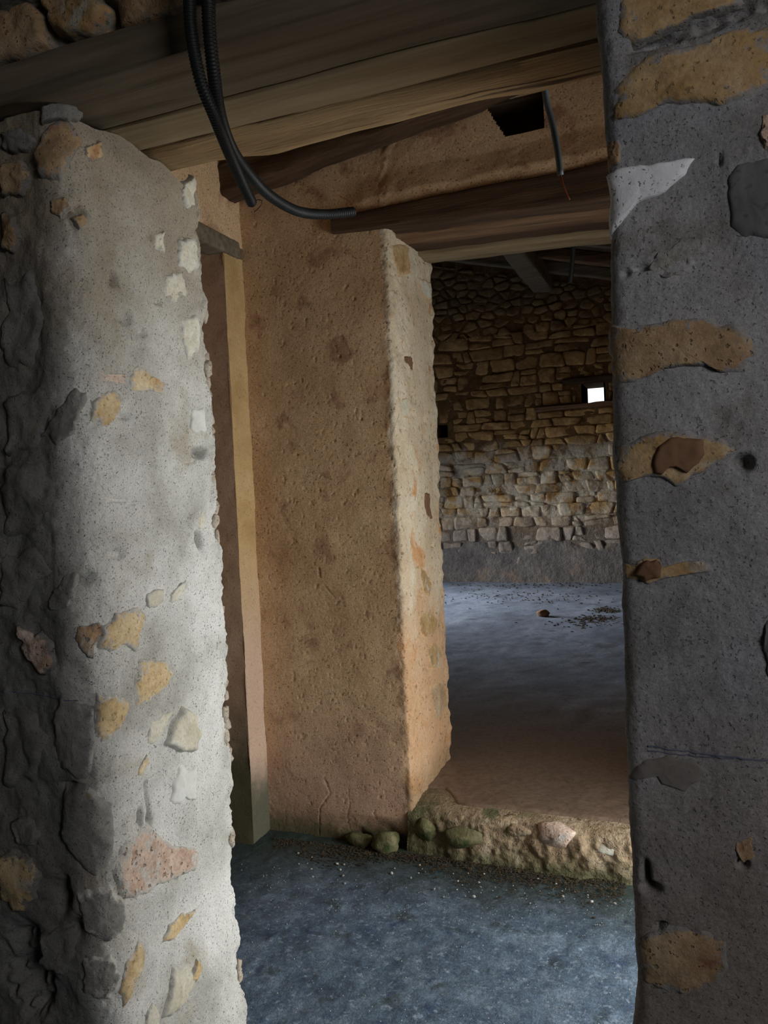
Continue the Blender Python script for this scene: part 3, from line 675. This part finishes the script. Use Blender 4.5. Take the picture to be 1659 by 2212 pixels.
# side walls of the barn, one with a daylight door
bs = boxes('wall_barn_left', [(-5.5, -5.3, Y2, 7.65, 0, 6), (-5.5, -5.3, 9.05, YF+.5, 0, 6), (-5.5, -5.3, 7.65, 9.05, 2.4, 6)], M_BARN)
tag(bs, 'left side wall of the barn with a tall open doorway', 'wall', kind='structure')
bs = boxes('wall_barn_right', [(3.1, 3.3, Y2, YF+.5, 0, 4)], M_BARN); tag(bs, 'right side wall of the barn', 'wall', kind='structure')
zr = [(-5.6, Y2-.1), (3.4, Y2-.1), (3.4, YF+.6), (-5.6, YF+.6)]
roof = mesh_obj('ceiling_barn', [(x, y, roofz(x)+.12+dz) for dz in (0, .06) for x, y in zr], [(0, 1, 2, 3), (7, 6, 5, 4), (0, 4, 5, 1), (1, 5, 6, 2), (2, 6, 7, 3), (3, 7, 4, 0)], M_CEIL, smooth=False)
tag(roof, 'dark sloping boarded roof of the barn', 'roof', kind='structure')

# ================================================================== TIMBERS
beam('lintel_plank', (-1.75, 1.185, ZL+.034), (.75, 1.185, ZL+.034), .16, .068, M_WOOD, 'dark grey brown lintel plank at the front of the near doorway', seed=2, amp=.003, n=120, rnd=.06)
beam('lintel_plank', (-1.75, 1.318, ZL+.033), (.75, 1.318, ZL+.033), .10, .072, M_WOOD_PALE, 'pale straight lintel plank, second from the front over the near doorway', seed=3, amp=.003, n=120, rnd=.06)
beam('lintel_log', (-1.75, 1.448, ZL+.040), (.75, 1.448, ZL+.040), .135, .085, M_WOOD_TAN, 'weathered tan half-round log at the back of the near doorway lintel', seed=5, amp=.011, n=140, rnd=.5)
beam('passage_rafter', (-1.84, 2.895, 2.790), (.3, 2.895, 3.128), .13, .12, M_WOOD_DARK, 'dark sloping rafter against the plaster above the passage', seed=6, amp=.010, n=100, rnd=.25)
# lintel over the second doorway
def lint2(y0, y1, z0l, z0r, th, material, label, seed, xl=-1.34, amp=.007, rnd=.16):
    a = (xl, (y0+y1)/2, z0l+th/2-(.03 if False else 0)); b = (.32, (y0+y1)/2, z0r+th/2)
    beam('lintel_beam', a, b, y1-y0, th, material, label, seed=seed, amp=amp, n=90, rnd=rnd)
beam('lintel_beam', (-1.34, 3.0225, 2.580), (.32, 3.0225, 2.560), .135, .062, M_WOOD_DARK, 'dark front lintel beam over the second doorway', seed=11, amp=.006, n=90, rnd=.16, taper_z=2.85)
lint2(3.09, 3.24, 2.545, 2.478, .11, M_WOOD_RED, 'red brown lintel beam, second from front over the second doorway', 12, -1.3)
lint2(3.24, 3.37, 2.552, 2.486, .11, M_WOOD_DARK, 'dark lintel beam, third from front over the second doorway', 13, -1.3)
lint2(3.37, 3.53, 2.535, 2.462, .11, M_WOOD_PALE, 'pale lintel beam at the back of the second doorway', 14, -1.3)
beam('door_head', (XS-.034, 1.80, 2.545), (XS-.034, 2.955, 2.545), .09, .075, M_WOOD, 'short grey timber head above the side doorway of the passage', seed=15, amp=.003, n=50, rnd=.1)
# barn roof timbers
beam('roof_purlin', (-1.655, 4.2, 3.96), (-1.655, 10.1, 3.96), .24, .22, M_WOOD, 'thick squared roof purlin resting on the far barn wall', seed=21, amp=.012, n=60, rnd=.2)
for k, (yy, lab) in enumerate(((9.65, 'barn roof rafter closest to the far stone wall'), (8.95, 'barn roof rafter, second from the far stone wall'), (8.2, 'barn roof rafter, third from the far stone wall'),
                              (7.3, 'barn roof rafter, fourth from the far stone wall'), (6.3, 'barn roof rafter, fifth from the far stone wall'))):
    beam('roof_rafter', (-5.3, yy, roofz(-5.3)+.05), (3.1, yy, roofz(3.1)+.05), .10, .13, M_WOOD_RED if k % 2 else M_WOOD, lab, 'rafter', seed=30+k, amp=.008, n=60, group='rafters under the barn roof')

# ================================================================== STONES IN THE NEAR WALL
LW = [  # pixel outline on the left pier, material, height
 ([(285, 795), (305, 795), (325, 812), (358, 830), (350, 852), (320, 845), (280, 848), (275, 820)], M_STONE_YELLOW, .006),
 ([(200, 870), (215, 850), (245, 845), (262, 862), (258, 885), (240, 915), (215, 925), (190, 905)], M_STONE_YELLOW, .004),
 ([(300, 885), (312, 872), (328, 880), (332, 898), (318, 908), (302, 903)], M_STONE_PINK, .003),
 ([(205, 802), (235, 808), (268, 808), (266, 832), (240, 828), (215, 822)], M_STONE_PINK, .003),
 ([(310, 1285), (325, 1275), (350, 1272), (345, 1298), (325, 1314), (308, 1308)], M_STONE_CREAM, .004),
 ([(362, 1285), (380, 1262), (398, 1252), (395, 1272), (378, 1298), (362, 1302)], M_STONE_CREAM, .006),
 ([(165, 1350), (212, 1345), (222, 1360), (205, 1390), (200, 1420), (180, 1410), (165, 1380)], M_STONE_TAN, .007),
 ([(215, 1352), (240, 1320), (280, 1312), (312, 1330), (305, 1370), (285, 1405), (255, 1392), (230, 1410), (210, 1395)], M_STONE_YELLOW, .009),
 ([(295, 1425), (330, 1422), (352, 1425), (372, 1450), (365, 1475), (340, 1500), (318, 1518), (285, 1525), (278, 1490)], M_STONE_YELLOW, .009),
 ([(210, 1500), (270, 1505), (275, 1520), (268, 1555), (245, 1585), (215, 1602), (205, 1570), (203, 1530)], M_STONE_YELLOW, .008),
 ([(318, 1560), (345, 1545), (370, 1535), (362, 1562), (345, 1590), (322, 1614), (312, 1600)], M_STONE_CREAM, .007),
 ([(370, 1555), (398, 1525), (425, 1545), (430, 1590), (418, 1625), (372, 1622), (348, 1610)], M_STONE_CREAM, .018),
 ([(385, 1655), (424, 1658), (422, 1728), (408, 1728), (398, 1722), (390, 1735), (365, 1735), (374, 1690)], M_STONE_PALE, .008),
 ([(312, 1628), (318, 1638), (302, 1670), (288, 1678), (292, 1655)], M_STONE_YELLOW, .006),
 ([(320, 1785), (305, 1792), (258, 1838), (250, 1885), (255, 1930), (300, 1935), (345, 1920), (385, 1895), (425, 1872), (424, 1835), (380, 1825), (345, 1802)], M_STONE_PINK, .007),
 ([(425, 1965), (398, 1975), (370, 2000), (355, 2038), (375, 2032), (405, 2000)], M_STONE_YELLOW, .010),
 ([(302, 2032), (316, 2045), (312, 2088), (296, 2120), (265, 2180), (258, 2140), (272, 2080)], M_STONE_YELLOW, .008),
 ([(374, 2088), (412, 2078), (418, 2110), (406, 2150), (385, 2190), (352, 2198), (364, 2150)], M_STONE_CREAM, .012),
 ([(424, 2072), (432, 2082), (418, 2125), (408, 2118)], M_STONE_YELLOW, .014),
 ([(330, 2162), (345, 2190), (345, 2225), (310, 2225), (315, 2190)], M_STONE_CREAM, .008),
 ([(360, 598), (395, 588), (408, 600), (408, 640), (388, 655), (358, 640)], M_STONE_CREAM, .004),
 ([(398, 690), (430, 680), (436, 720), (435, 760), (412, 780), (400, 740)], M_STONE_CREAM, .005),
 ([(412, 882), (440, 880), (443, 930), (425, 935), (413, 925)], M_STONE_PALE, .008),
 ([(402, 395), (425, 380), (434, 395), (430, 440), (408, 450), (398, 425)], M_STONE_CREAM, .010),
 ([(395, 520), (432, 510), (434, 580), (415, 590), (392, 575)], M_STONE_CREAM, .007),
 ([(345, 500), (362, 498), (362, 545), (340, 535)], M_STONE_CREAM, .004),
 ([(425, 1105), (445, 1100), (448, 1145), (428, 1140)], M_STONE_CREAM, .004),
 ([(85, 300), (105, 262), (150, 258), (175, 300), (160, 345), (130, 392), (85, 380), (68, 350)], M_STONE_TAN, .022),
 ([(84, 240), (110, 224), (150, 228), (178, 250), (170, 268), (120, 262), (88, 268)], M_STONE_GREY, .020),
 ([(185, 318), (215, 305), (228, 335), (205, 350), (188, 340)], M_STONE_YELLOW, .004),
 ([(108, 430), (140, 425), (152, 448), (130, 470), (110, 460)], M_STONE_TAN, .012), ([(152, 470), (178, 462), (190, 482), (170, 495)], M_STONE_TAN, .010),
 ([(130, 1500), (200, 1520), (205, 1600), (200, 1680), (165, 1690), (120, 1650), (118, 1560)], M_STONE_GREY, .010),
 ([(130, 1710), (190, 1700), (240, 1730), (250, 1800), (235, 1870), (200, 1895), (160, 1870), (128, 1800)], M_STONE_GREY, .016),
 ([(165, 1930), (240, 1920), (280, 1960), (270, 2010), (225, 2035), (180, 2010)], M_STONE_GREY, .016),
 ([(175, 2070), (240, 2060), (262, 2110), (240, 2160), (185, 2140)], M_STONE_GREY, .012),
 ([(105, 1290), (150, 1230), (170, 1240), (165, 1290), (140, 1320), (112, 1320)], M_STONE_GREY, .010),
 ([(110, 900), (160, 840), (185, 850), (165, 930), (120, 960), (80, 940)], M_STONE_GREY, .010),
]
random.seed(5)
for poly, mt, h in LW:
    WL.smear = (186, 183, 174) if np.mean([p[0] for p in poly]) > 215 else (134, 132, 126)  # darker smear follows the shade painted on the front corner
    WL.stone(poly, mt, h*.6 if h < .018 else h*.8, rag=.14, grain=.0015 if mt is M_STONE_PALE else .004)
LF = [  # on the shaded front face, left edge of the frame
 ([(0, 1850), (30, 1832), (72, 1845), (85, 1900), (80, 1950), (45, 1970), (0, 1950)], M_STONE_YELLOW, .020),
 ([(40, 1355), (90, 1365), (122, 1400), (110, 1445), (88, 1452), (50, 1405)], M_STONE_PINK, .016),
 ([(15, 1775), (55, 1765), (80, 1800), (78, 1830), (40, 1825)], M_STONE_GREY, .012),
 ([(0, 345), (40, 340), (60, 380), (42, 420), (0, 425)], M_STONE_TAN, .020), ([(0, 455), (28, 460), (38, 510), (20, 540), (0, 540)], M_STONE_TAN, .018),
 ([(0, 285), (40, 275), (70, 300), (45, 325), (0, 322)], M_STONE_GREY, .016),
 ([(0, 870), (70, 840), (110, 870), (70, 965), (0, 980)], M_STONE_GREY, .014), ([(0, 1010), (90, 990), (120, 1050), (80, 1140), (0, 1150)], M_STONE_GREY, .014),
 ([(0, 1200), (70, 1180), (100, 1240), (40, 1320), (0, 1310)], M_STONE_GREY, .014), ([(0, 1540), (70, 1530), (95, 1600), (70, 1690), (0, 1700)], M_STONE_GREY, .014),
 ([(90, 2020), (150, 2010), (165, 2060), (140, 2110), (85, 2080)], M_STONE_GREY, .014), ([(0, 600), (60, 590), (85, 680), (60, 770), (0, 790)], M_STONE_GREY, .014),
]
WL.smear = (116, 114, 109)  # smear darkened to match the painted shade of the front face
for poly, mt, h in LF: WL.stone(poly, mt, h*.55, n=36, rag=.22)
# off-frame stones further along the same face
rs = random.Random(8)
for k in range(26):
    s0 = rs.uniform(.9, WL.cum[-1]*.0+1.62); z0 = rs.uniform(.1, 2.1); a = rs.uniform(.06, .13); b = rs.uniform(.04, .08)
    WL.stone([(s0+a*math.cos(t), z0+b*math.sin(t)) for t in np.linspace(0, 6.28, 9)[:-1]], rs.choice((M_STONE_GREY, M_STONE_TAN, M_STONE_GREY)), .014, world=True, n=24)
# mortar lumps along the broken back arris
lr = random.Random(4)
xs_edge = ([380, 640, 800, 1000, 1100, 1210, 1330, 1500, 1600, 1820, 2100, 2212], [434, 437, 441, 460, 467, 473, 485, 486, 502, 512, 527, 533])
for (y0, y1) in ((636, 690), (770, 800), (822, 952), (1000, 1128), (1160, 1226), (1308, 1384), (1424, 1508), (1536, 1632), (1800, 1815), (2078, 2112)):
    y = y0
    while y <= y1:
        q = onx(np.interp(y, *xs_edge), y, -1.045); r_ = lr.uniform(5, 9.5)/F*1.75
        rock('mortar_lump', (-1.052+lr.uniform(-.004, .003), 1.574+lr.uniform(-.003, .004), q[2]), (r_*1.1, r_*1.3, r_*1.9), 300+int(y), M_CRUMB, WL.obj, sub=2, amp=.5, freq=2.2)
        y += lr.uniform(7, 13)
# chalk line on both piers
def chalk(W, pts, wpx, name='chalk_line'):
    a = np.array([W.px(*p) for p in pts]); t = np.linspace(0, 1, 60); i = np.linspace(0, 1, len(a))
    s_ = np.interp(t, i, a[:, 0]); z_ = np.interp(t, i, a[:, 1])+.0008*fbm(np.stack([t*9, t*0, t*0], -1), 2, 3)
    wv = wpx*(.6+.4*np.abs(fbm(np.stack([t*30, t*0+3, t*0], -1), 1, 2)))
    up = W.surf(s_, z_+wv, .0014, False); dn = W.surf(s_, z_-wv, .0014, False); md = W.surf(s_, z_, .0022, False)
    V = np.concatenate([up, md, dn]); n = len(t)
    fs = [(r*n+k, r*n+k+1, (r+1)*n+k+1, (r+1)*n+k) for r in (0, 1) for k in range(n-1)]
    return mesh_obj(name, V, fs, M_CHALK, W.obj)
chalk(WR, [(1400, 1612), (1500, 1626), (1659, 1640)], .0016); chalk(WR, [(1400, 1622), (1500, 1634), (1590, 1636)], .0010)
chalk(WL, [(2, 1494), (90, 1505), (170, 1512)], .0016)

RW = [
 ([(1342, -20), (1610, -20), (1585, 10), (1490, 45), (1420, 75), (1375, 92), (1342, 86), (1332, 50)], M_STONE_OCHRE, .008, None),
 ([(1690, 45), (1600, 60), (1500, 100), (1400, 120), (1350, 145), (1322, 200), (1316, 250), (1330, 265), (1375, 255), (1430, 230), (1500, 225), (1560, 232), (1690, 175)], M_STONE_OCHRE, .010, None),
 ([(1690, 240), (1645, 245), (1640, 290), (1650, 330), (1690, 340)], M_STONE_PINK, .006, None),
 ([(1314, 305), (1338, 300), (1342, 335), (1340, 355), (1308, 368)], M_STONE_TAN, .004, None),
 ([(1305, 380), (1350, 362), (1450, 345), (1496, 343), (1486, 370), (1440, 412), (1375, 440), (1340, 480), (1313, 512), (1304, 450)], M_WHITE, .011, 'white plaster patch'),
 ([(1690, 342), (1590, 350), (1572, 390), (1575, 430), (1580, 485), (1610, 510), (1690, 525)], M_DARKGREY, .007, 'dark grey cement patch'),
 ([(1316, 702), (1345, 705), (1375, 712), (1450, 695), (1540, 692), (1610, 705), (1640, 730), (1630, 770), (1600, 800), (1560, 808), (1530, 790), (1480, 790), (1430, 802), (1370, 830), (1328, 826), (1318, 770)], M_STONE_TAN, .007, None),
 ([(1336, 962), (1400, 945), (1450, 932), (1530, 940), (1570, 955), (1590, 972), (1560, 1000), (1530, 1015), (1500, 1025), (1460, 1050), (1430, 1028), (1390, 1030), (1346, 1045), (1334, 1000)], M_STONE_OCHRE, .006, None),
 ([(1342, 1215), (1360, 1225), (1390, 1205), (1422, 1205), (1430, 1226), (1490, 1210), (1530, 1215), (1535, 1235), (1490, 1240), (1440, 1250), (1400, 1262), (1352, 1250)], M_STONE_OCHRE, .006, None),
 ([(1358, 1680), (1385, 1645), (1440, 1632), (1500, 1645), (1522, 1665), (1515, 1690), (1480, 1712), (1430, 1695), (1415, 1676), (1362, 1682)], M_DAMP, .006, 'dark damp cement patch'),
 ([(1385, 2025), (1440, 2000), (1520, 2010), (1565, 2035), (1570, 2090), (1530, 2135), (1450, 2145), (1390, 2120), (1378, 2070)], M_STONE_TAN, .005, None),
 ([(1590, 1800), (1625, 1805), (1632, 1850), (1605, 1862), (1588, 1835)], M_STONE_TAN, .004, None),
 ([(1690, 1330), (1655, 1340), (1645, 1400), (1660, 1470), (1690, 1480)], M_DARKGREY, .004, None),
 ([(1420, 545), (1470, 520), (1500, 540), (1490, 585), (1440, 600), (1400, 580)], M_STONE_GREY, .002, None),
]
for poly, mt, h, lab in RW:
    WR.stone(poly, mt, h*.5, name='stone' if lab is None else 'cement_patch', label=lab, n=64, rag=.09, grain=.0012 if lab else .004)
WR.stone([(1420, 962), (1450, 942), (1520, 947), (1527, 980), (1515, 1000), (1485, 1024), (1460, 1010), (1438, 1012), (1430, 1028), (1413, 1026), (1406, 1000)], M_STONE_BROWN, .0120, name='stone', label='smooth dark brown stone face', n=50, rag=.06, grain=.001, dome=.05)
WR.stone([(1385, 1212), (1420, 1207), (1430, 1228), (1425, 1248), (1392, 1256), (1372, 1240)], M_STONE_BROWN, .0110, label='smooth dark brown stone face', grain=.001)
for k in range(30):
    s0 = rs.uniform(WR.cum[-1]-2.02, WR.cum[-1]-1.0); z0 = rs.uniform(.1, 2.1); a = rs.uniform(.08, .16); b = rs.uniform(.03, .06)
    WR.stone([(s0+a*math.cos(t), z0+b*math.sin(t)) for t in np.linspace(0, 6.28, 9)[:-1]], rs.choice((M_STONE_OCHRE, M_STONE_TAN, M_STONE_TAN)), .010, world=True, n=24)
for k, (x, y, r) in enumerate(((1288, 50, 7), (1293, 80, 8), (1296, 110, 8), (1300, 135, 9), (1303, 160, 8), (1308, 185, 7))):
    q = ony(x, y, 1.14); rock('mortar_lump', (q[0]+.006, q[1], q[2]), (r/F*1.3, r/F*1.6, r/F*2.0), 400+k, M_STONE_PINK, WR.obj, sub=2, amp=.4, freq=2.5)

UW = [([(-30, 20), (60, 0), (105, 40), (112, 95), (60, 125), (-30, 150)], M_STONE_TAN, .030), ([(88, -40), (200, -40), (240, 20), (215, 65), (150, 92), (110, 60), (90, 10)], M_STONE_OCHRE, .036),
      ([(222, -40), (400, -40), (420, 10), (330, 45), (250, 62), (245, 20)], M_STONE_TAN, .030), ([(-40, -60), (75, -60), (80, -12), (-40, 15)], M_STONE_GREY, .030),
      ([(430, -60), (620, -60), (600, -20), (440, 8)], M_STONE_OCHRE, .030)]
for poly, mt, h in UW: WU.stone(poly, mt, h, n=36)
for k in range(40):
    s0 = rs.uniform(.3, 5.0); z0 = rs.uniform(2.42, 2.95); a = rs.uniform(.08, .16); b = rs.uniform(.04, .08)
    WU.stone([(s0+a*math.cos(t), z0+b*math.sin(t)) for t in np.linspace(0, 6.28, 9)[:-1]], rs.choice((M_STONE_OCHRE, M_STONE_TAN, M_STONE_GREY)), .03, world=True, n=24)

# patches of bare stone on the second doorway's jamb
for poly, mt, h in (([(880, 770), (897, 772), (893, 798), (885, 790)], M_STONE_BROWN, .002), ([(918, 1068), (930, 1068), (934, 1120), (922, 1118)], M_STONE_BROWN, .003),
                    ([(848, 525), (880, 530), (888, 590), (862, 600), (850, 560)], M_STONE_OCHRE, .006), ([(905, 600), (928, 610), (930, 655), (910, 640)], M_STONE_CREAM, .006),
                    ([(905, 1225), (922, 1236), (930, 1262), (926, 1290), (912, 1285)], M_STONE_OCHRE, .004), ([(900, 1330), (925, 1318), (948, 1340), (940, 1372), (915, 1380), (902, 1362)], M_STONE_OCHRE, .004),
                    ([(918, 1400), (940, 1385), (958, 1410), (950, 1450), (930, 1440)], M_STONE_OCHRE, .004), ([(930, 1480), (960, 1470), (968, 1530), (945, 1560), (935, 1520)], M_STONE_TAN, .004),
                    ([(862, 860), (885, 860), (885, 905), (866, 900)], M_STONE_CREAM, .003)):
    WM.stone(poly, mt, h, n=30)

# ================================================================== STEP STONES AND LITTER
def step_rock(x, y, Y, sx, sy, sz, seed, mt, name='stone', **kw):
    q = ony(x, y, Y); return rock(name, tuple(q), (sx, sy, sz), seed, mt, st, **kw)
step_rock(1208, 1800, 2.965, .078, .04, .050, 1, M_STONE_PINK, cuts=8); step_rock(1312, 1832, 2.965, .075, .035, .028, 2, M_STONE_CREAM, cuts=7)
step_rock(1000, 1808, 2.955, .10, .035, .045, 3, M_MOSS, cuts=7); step_rock(1120, 1795, 2.972, .05, .03, .03, 5, M_STEP, cuts=7)
step_rock(920, 1790, 2.975, .05, .03, .05, 6, M_MOSS, cuts=7)
q = onz(828, 1825, .03)
o = rock('fallen_stone', (q[0], 2.945, .035), (.055, .045, .052), 44, M_MOSS, cuts=5); tag(o, 'green mossy rounded stone at the foot of the plaster wall', 'stone')
q = onz(770, 1815, .02); o = rock('fallen_stone', (q[0]+.01, 2.955, .02), (.06, .035, .03), 45, M_MOSS); tag(o, 'low dark stone left of the mossy rounded stone', 'stone')
q = onz(1172, 1327, ZB+.02); o = rock('fallen_stone', (q[0], q[1], ZB+.03), (.06, .05, .035), 46, M_STONE_BROWN); tag(o, 'small brown stone lying on the lit barn floor', 'stone')
# pebbles along the foot of the step
rs = random.Random(21)
PB = []
for k in range(4):
    v, f = rock_verts(2, (1, 1, .7), 500+k, amp=.25); mm_ = bpy.data.meshes.new('pebble'); mm_.from_pydata([tuple(map(float, a)) for a in v], [], f); mm_.materials.append(M_GRIT); PB.append(mm_)
for k in range(46):
    x = rs.uniform(620, 1352); base = 1822+(x-620)*.125
    y = base+rs.choice((rs.uniform(5, 45), rs.uniform(20, 75)))
    q = onz(x, y, .004); r_ = rs.uniform(.0025, .0065)
    o = bpy.data.objects.new('pebble', rs.choice(PB)); COL.objects.link(o); o.location = (q[0], q[1], r_*.5+.002); o.scale = (r_, r_, r_); o.rotation_euler = (0, 0, rs.uniform(0, 6))
    tag(o, 'tiny pale pebble scattered on the concrete below the step', 'pebble', 'pebbles below the step')
# dark soil and litter heaped in the angle of floor and step, one uncountable strip
vs, fs = [], []; n0 = 0
for k in range(3600):
    x = rs.uniform(590, 1352); base = 1808+(x-590)*.118
    y = base+abs(rs.gauss(0, 1))*(16+14*math.exp(-((x-1200)/110)**2)+6*math.sin(x*.02))
    q = onz(x, y, .004); r_ = rs.uniform(.0015, .0042); v, f = ICO[1]
    vs.append(v*np.array([r_*rs.uniform(.7, 2.2), r_, r_*.6])+np.array([q[0], min(q[1], 2.965), .003+r_*.3])); fs += [tuple(i+n0 for i in t) for t in f]; n0 += len(v)
o = mesh_obj('soil_litter', np.concatenate(vs), fs, M_SOIL, smooth=False); tag(o, 'dark soil crumbs gathered along the foot of the step', 'soil', kind='stuff')
vs, fs = [], []; n0 = 0
for k in range(420):
    y = rs.uniform(1985, 2230); x = rs.uniform(520, 1372)
    if rs.random() < .6: y = rs.uniform(1860, 1960)+(x-560)*.09
    q = onz(x, y, .004); r_ = rs.uniform(.0008, .0022); v, f = ICO[1]
    vs.append(v*r_+np.array([q[0], q[1], .004])); fs += [tuple(i+n0 for i in t) for t in f]; n0 += len(v)
o = mesh_obj('floor_grit', np.concatenate(vs), fs, M_GRIT); tag(o, 'fine pale grit strewn over the blue grey concrete', 'grit', kind='stuff')
vs, fs = [], []; n0 = 0
for k in range(700):
    c = rs.choice(((1290, 1337, 40, 6), (1310, 1318, 30, 5), (1150, 1265, 190, 5), (1140, 1290, 180, 16), (1270, 1345, 60, 10)))
    q = onz(c[0]+rs.gauss(0, .6)*c[2], max(1258, c[1]+rs.gauss(0, .6)*c[3]), ZB); r_ = rs.uniform(.004, .012); v, f = ICO[1]
    vs.append(v*np.array([r_*rs.uniform(.7, 2), r_, .006])+np.array([q[0], min(q[1], 9.9), ZB+.004])); fs += [tuple(i+n0 for i in t) for t in f]; n0 += len(v)
o = mesh_obj('straw_litter', np.concatenate(vs), fs, M_SOIL, smooth=False); tag(o, 'dark straw litter on the floor of the barn', 'litter', kind='stuff')

# ================================================================== CONDUITS, PEGS, WEED
def P3(lst): return [tuple(ony(x, y, Y)) for x, y, Y in lst]
c1 = tube('cable_conduit', [(-.67, 1.03, 2.95), (-.70, 1.03, 2.6)]+P3([(405, -60, 1.04), (412, 60, 1.05), (432, 170, 1.07), (465, 255, 1.12), (495, 330, 1.20), (522, 392, 1.28), (545, 440, 1.34)]), .0105, M_CABLE, corr=.0014)
tag(c1, 'black corrugated conduit with a cut free end hanging under the lintel', 'conduit')
tube('wire', P3([(545, 440, 1.34), (556, 432, 1.34), (566, 434, 1.34), (562, 446, 1.34), (549, 458, 1.34)]), .0008, M_CABLE, c1, seg=6, step=.003)
c2 = tube('cable_conduit', [(-.63, 1.03, 2.95), (-.66, 1.035, 2.6)]+P3([(447, -60, 1.05), (452, 60, 1.06), (462, 160, 1.09), (475, 250, 1.15), (500, 320, 1.24), (535, 372, 1.32), (580, 420, 1.42), (640, 455, 1.52), (700, 463, 1.60), (765, 457, 1.66)]), .0112, M_CABLE, corr=.0014)
tag(c2, 'long black corrugated conduit curving down and right below the lintel', 'conduit')
tube('wire', P3([(762, 452, 1.66), (760, 440, 1.66), (750, 432, 1.66), (734, 424, 1.66)]), .0008, M_COPPER, c2, seg=6, step=.003)
c3 = tube('cable_conduit', P3([(1176, 170, 1.56), (1180, 215, 1.58), (1194, 270, 1.60), (1205, 330, 1.61), (1211, 380, 1.62)]), .0065, M_CABLE_G)
tag(c3, 'grey plastic conduit hanging straight down below the tan log', 'conduit')
tube('wire', P3([(1211, 378, 1.62), (1216, 395, 1.62), (1222, 412, 1.62), (1231, 432, 1.62)]), .0011, M_COPPER, c3, seg=6, step=.003)
tube('wire', P3([(1210, 378, 1.62), (1213, 392, 1.62), (1219, 405, 1.62)]), .0010, M_COPPER, c3, seg=6, step=.003)
c4 = tube('cable_conduit', P3([(1240, 490, 3.55), (1238, 540, 3.55), (1235, 580, 3.56), (1231, 615, 3.57)]), .0105, M_CABLE)
tag(c4, 'short black conduit hanging behind the second doorway lintel', 'conduit')
def peg(x, y, label, dx):
    q = onx(x, y, XS); o = tube('wall_peg', [(XS-.02, q[1], q[2]), (XS+.01, q[1], q[2]-.002), (XS+dx, q[1], q[2]-.008)], .008, M_IRON, seg=8); tag(o, label, 'peg')
peg(551, 1042, 'upper small dark peg in the corner of the yellow plaster strip', .03); peg(566, 1148, 'lower small dark peg in the corner of the plaster strip', .035)
vs, fs = [], []; n0 = 0
for k in range(9):
    a = rs.uniform(0, 6.28); L_ = rs.uniform(.02, .05); b = np.array([-1.15+rs.uniform(-.04, .09), YF+.44, 2.405])
    v, f = tube_mesh([b, b+np.array([.3*L_*math.cos(a), .1*L_, .7*L_]), b+np.array([.9*L_*math.cos(a), .1*L_, L_*.9])], .0022, seg=5, step=.004)
    vs.append(v); fs += [tuple(i+n0 for i in t) for t in f]; n0 += len(v)
o = mesh_obj('weed_tuft', np.concatenate(vs), fs, M_GREEN); tag(o, 'wisp of dry weed on the sill of the tiny bright window', 'plant')
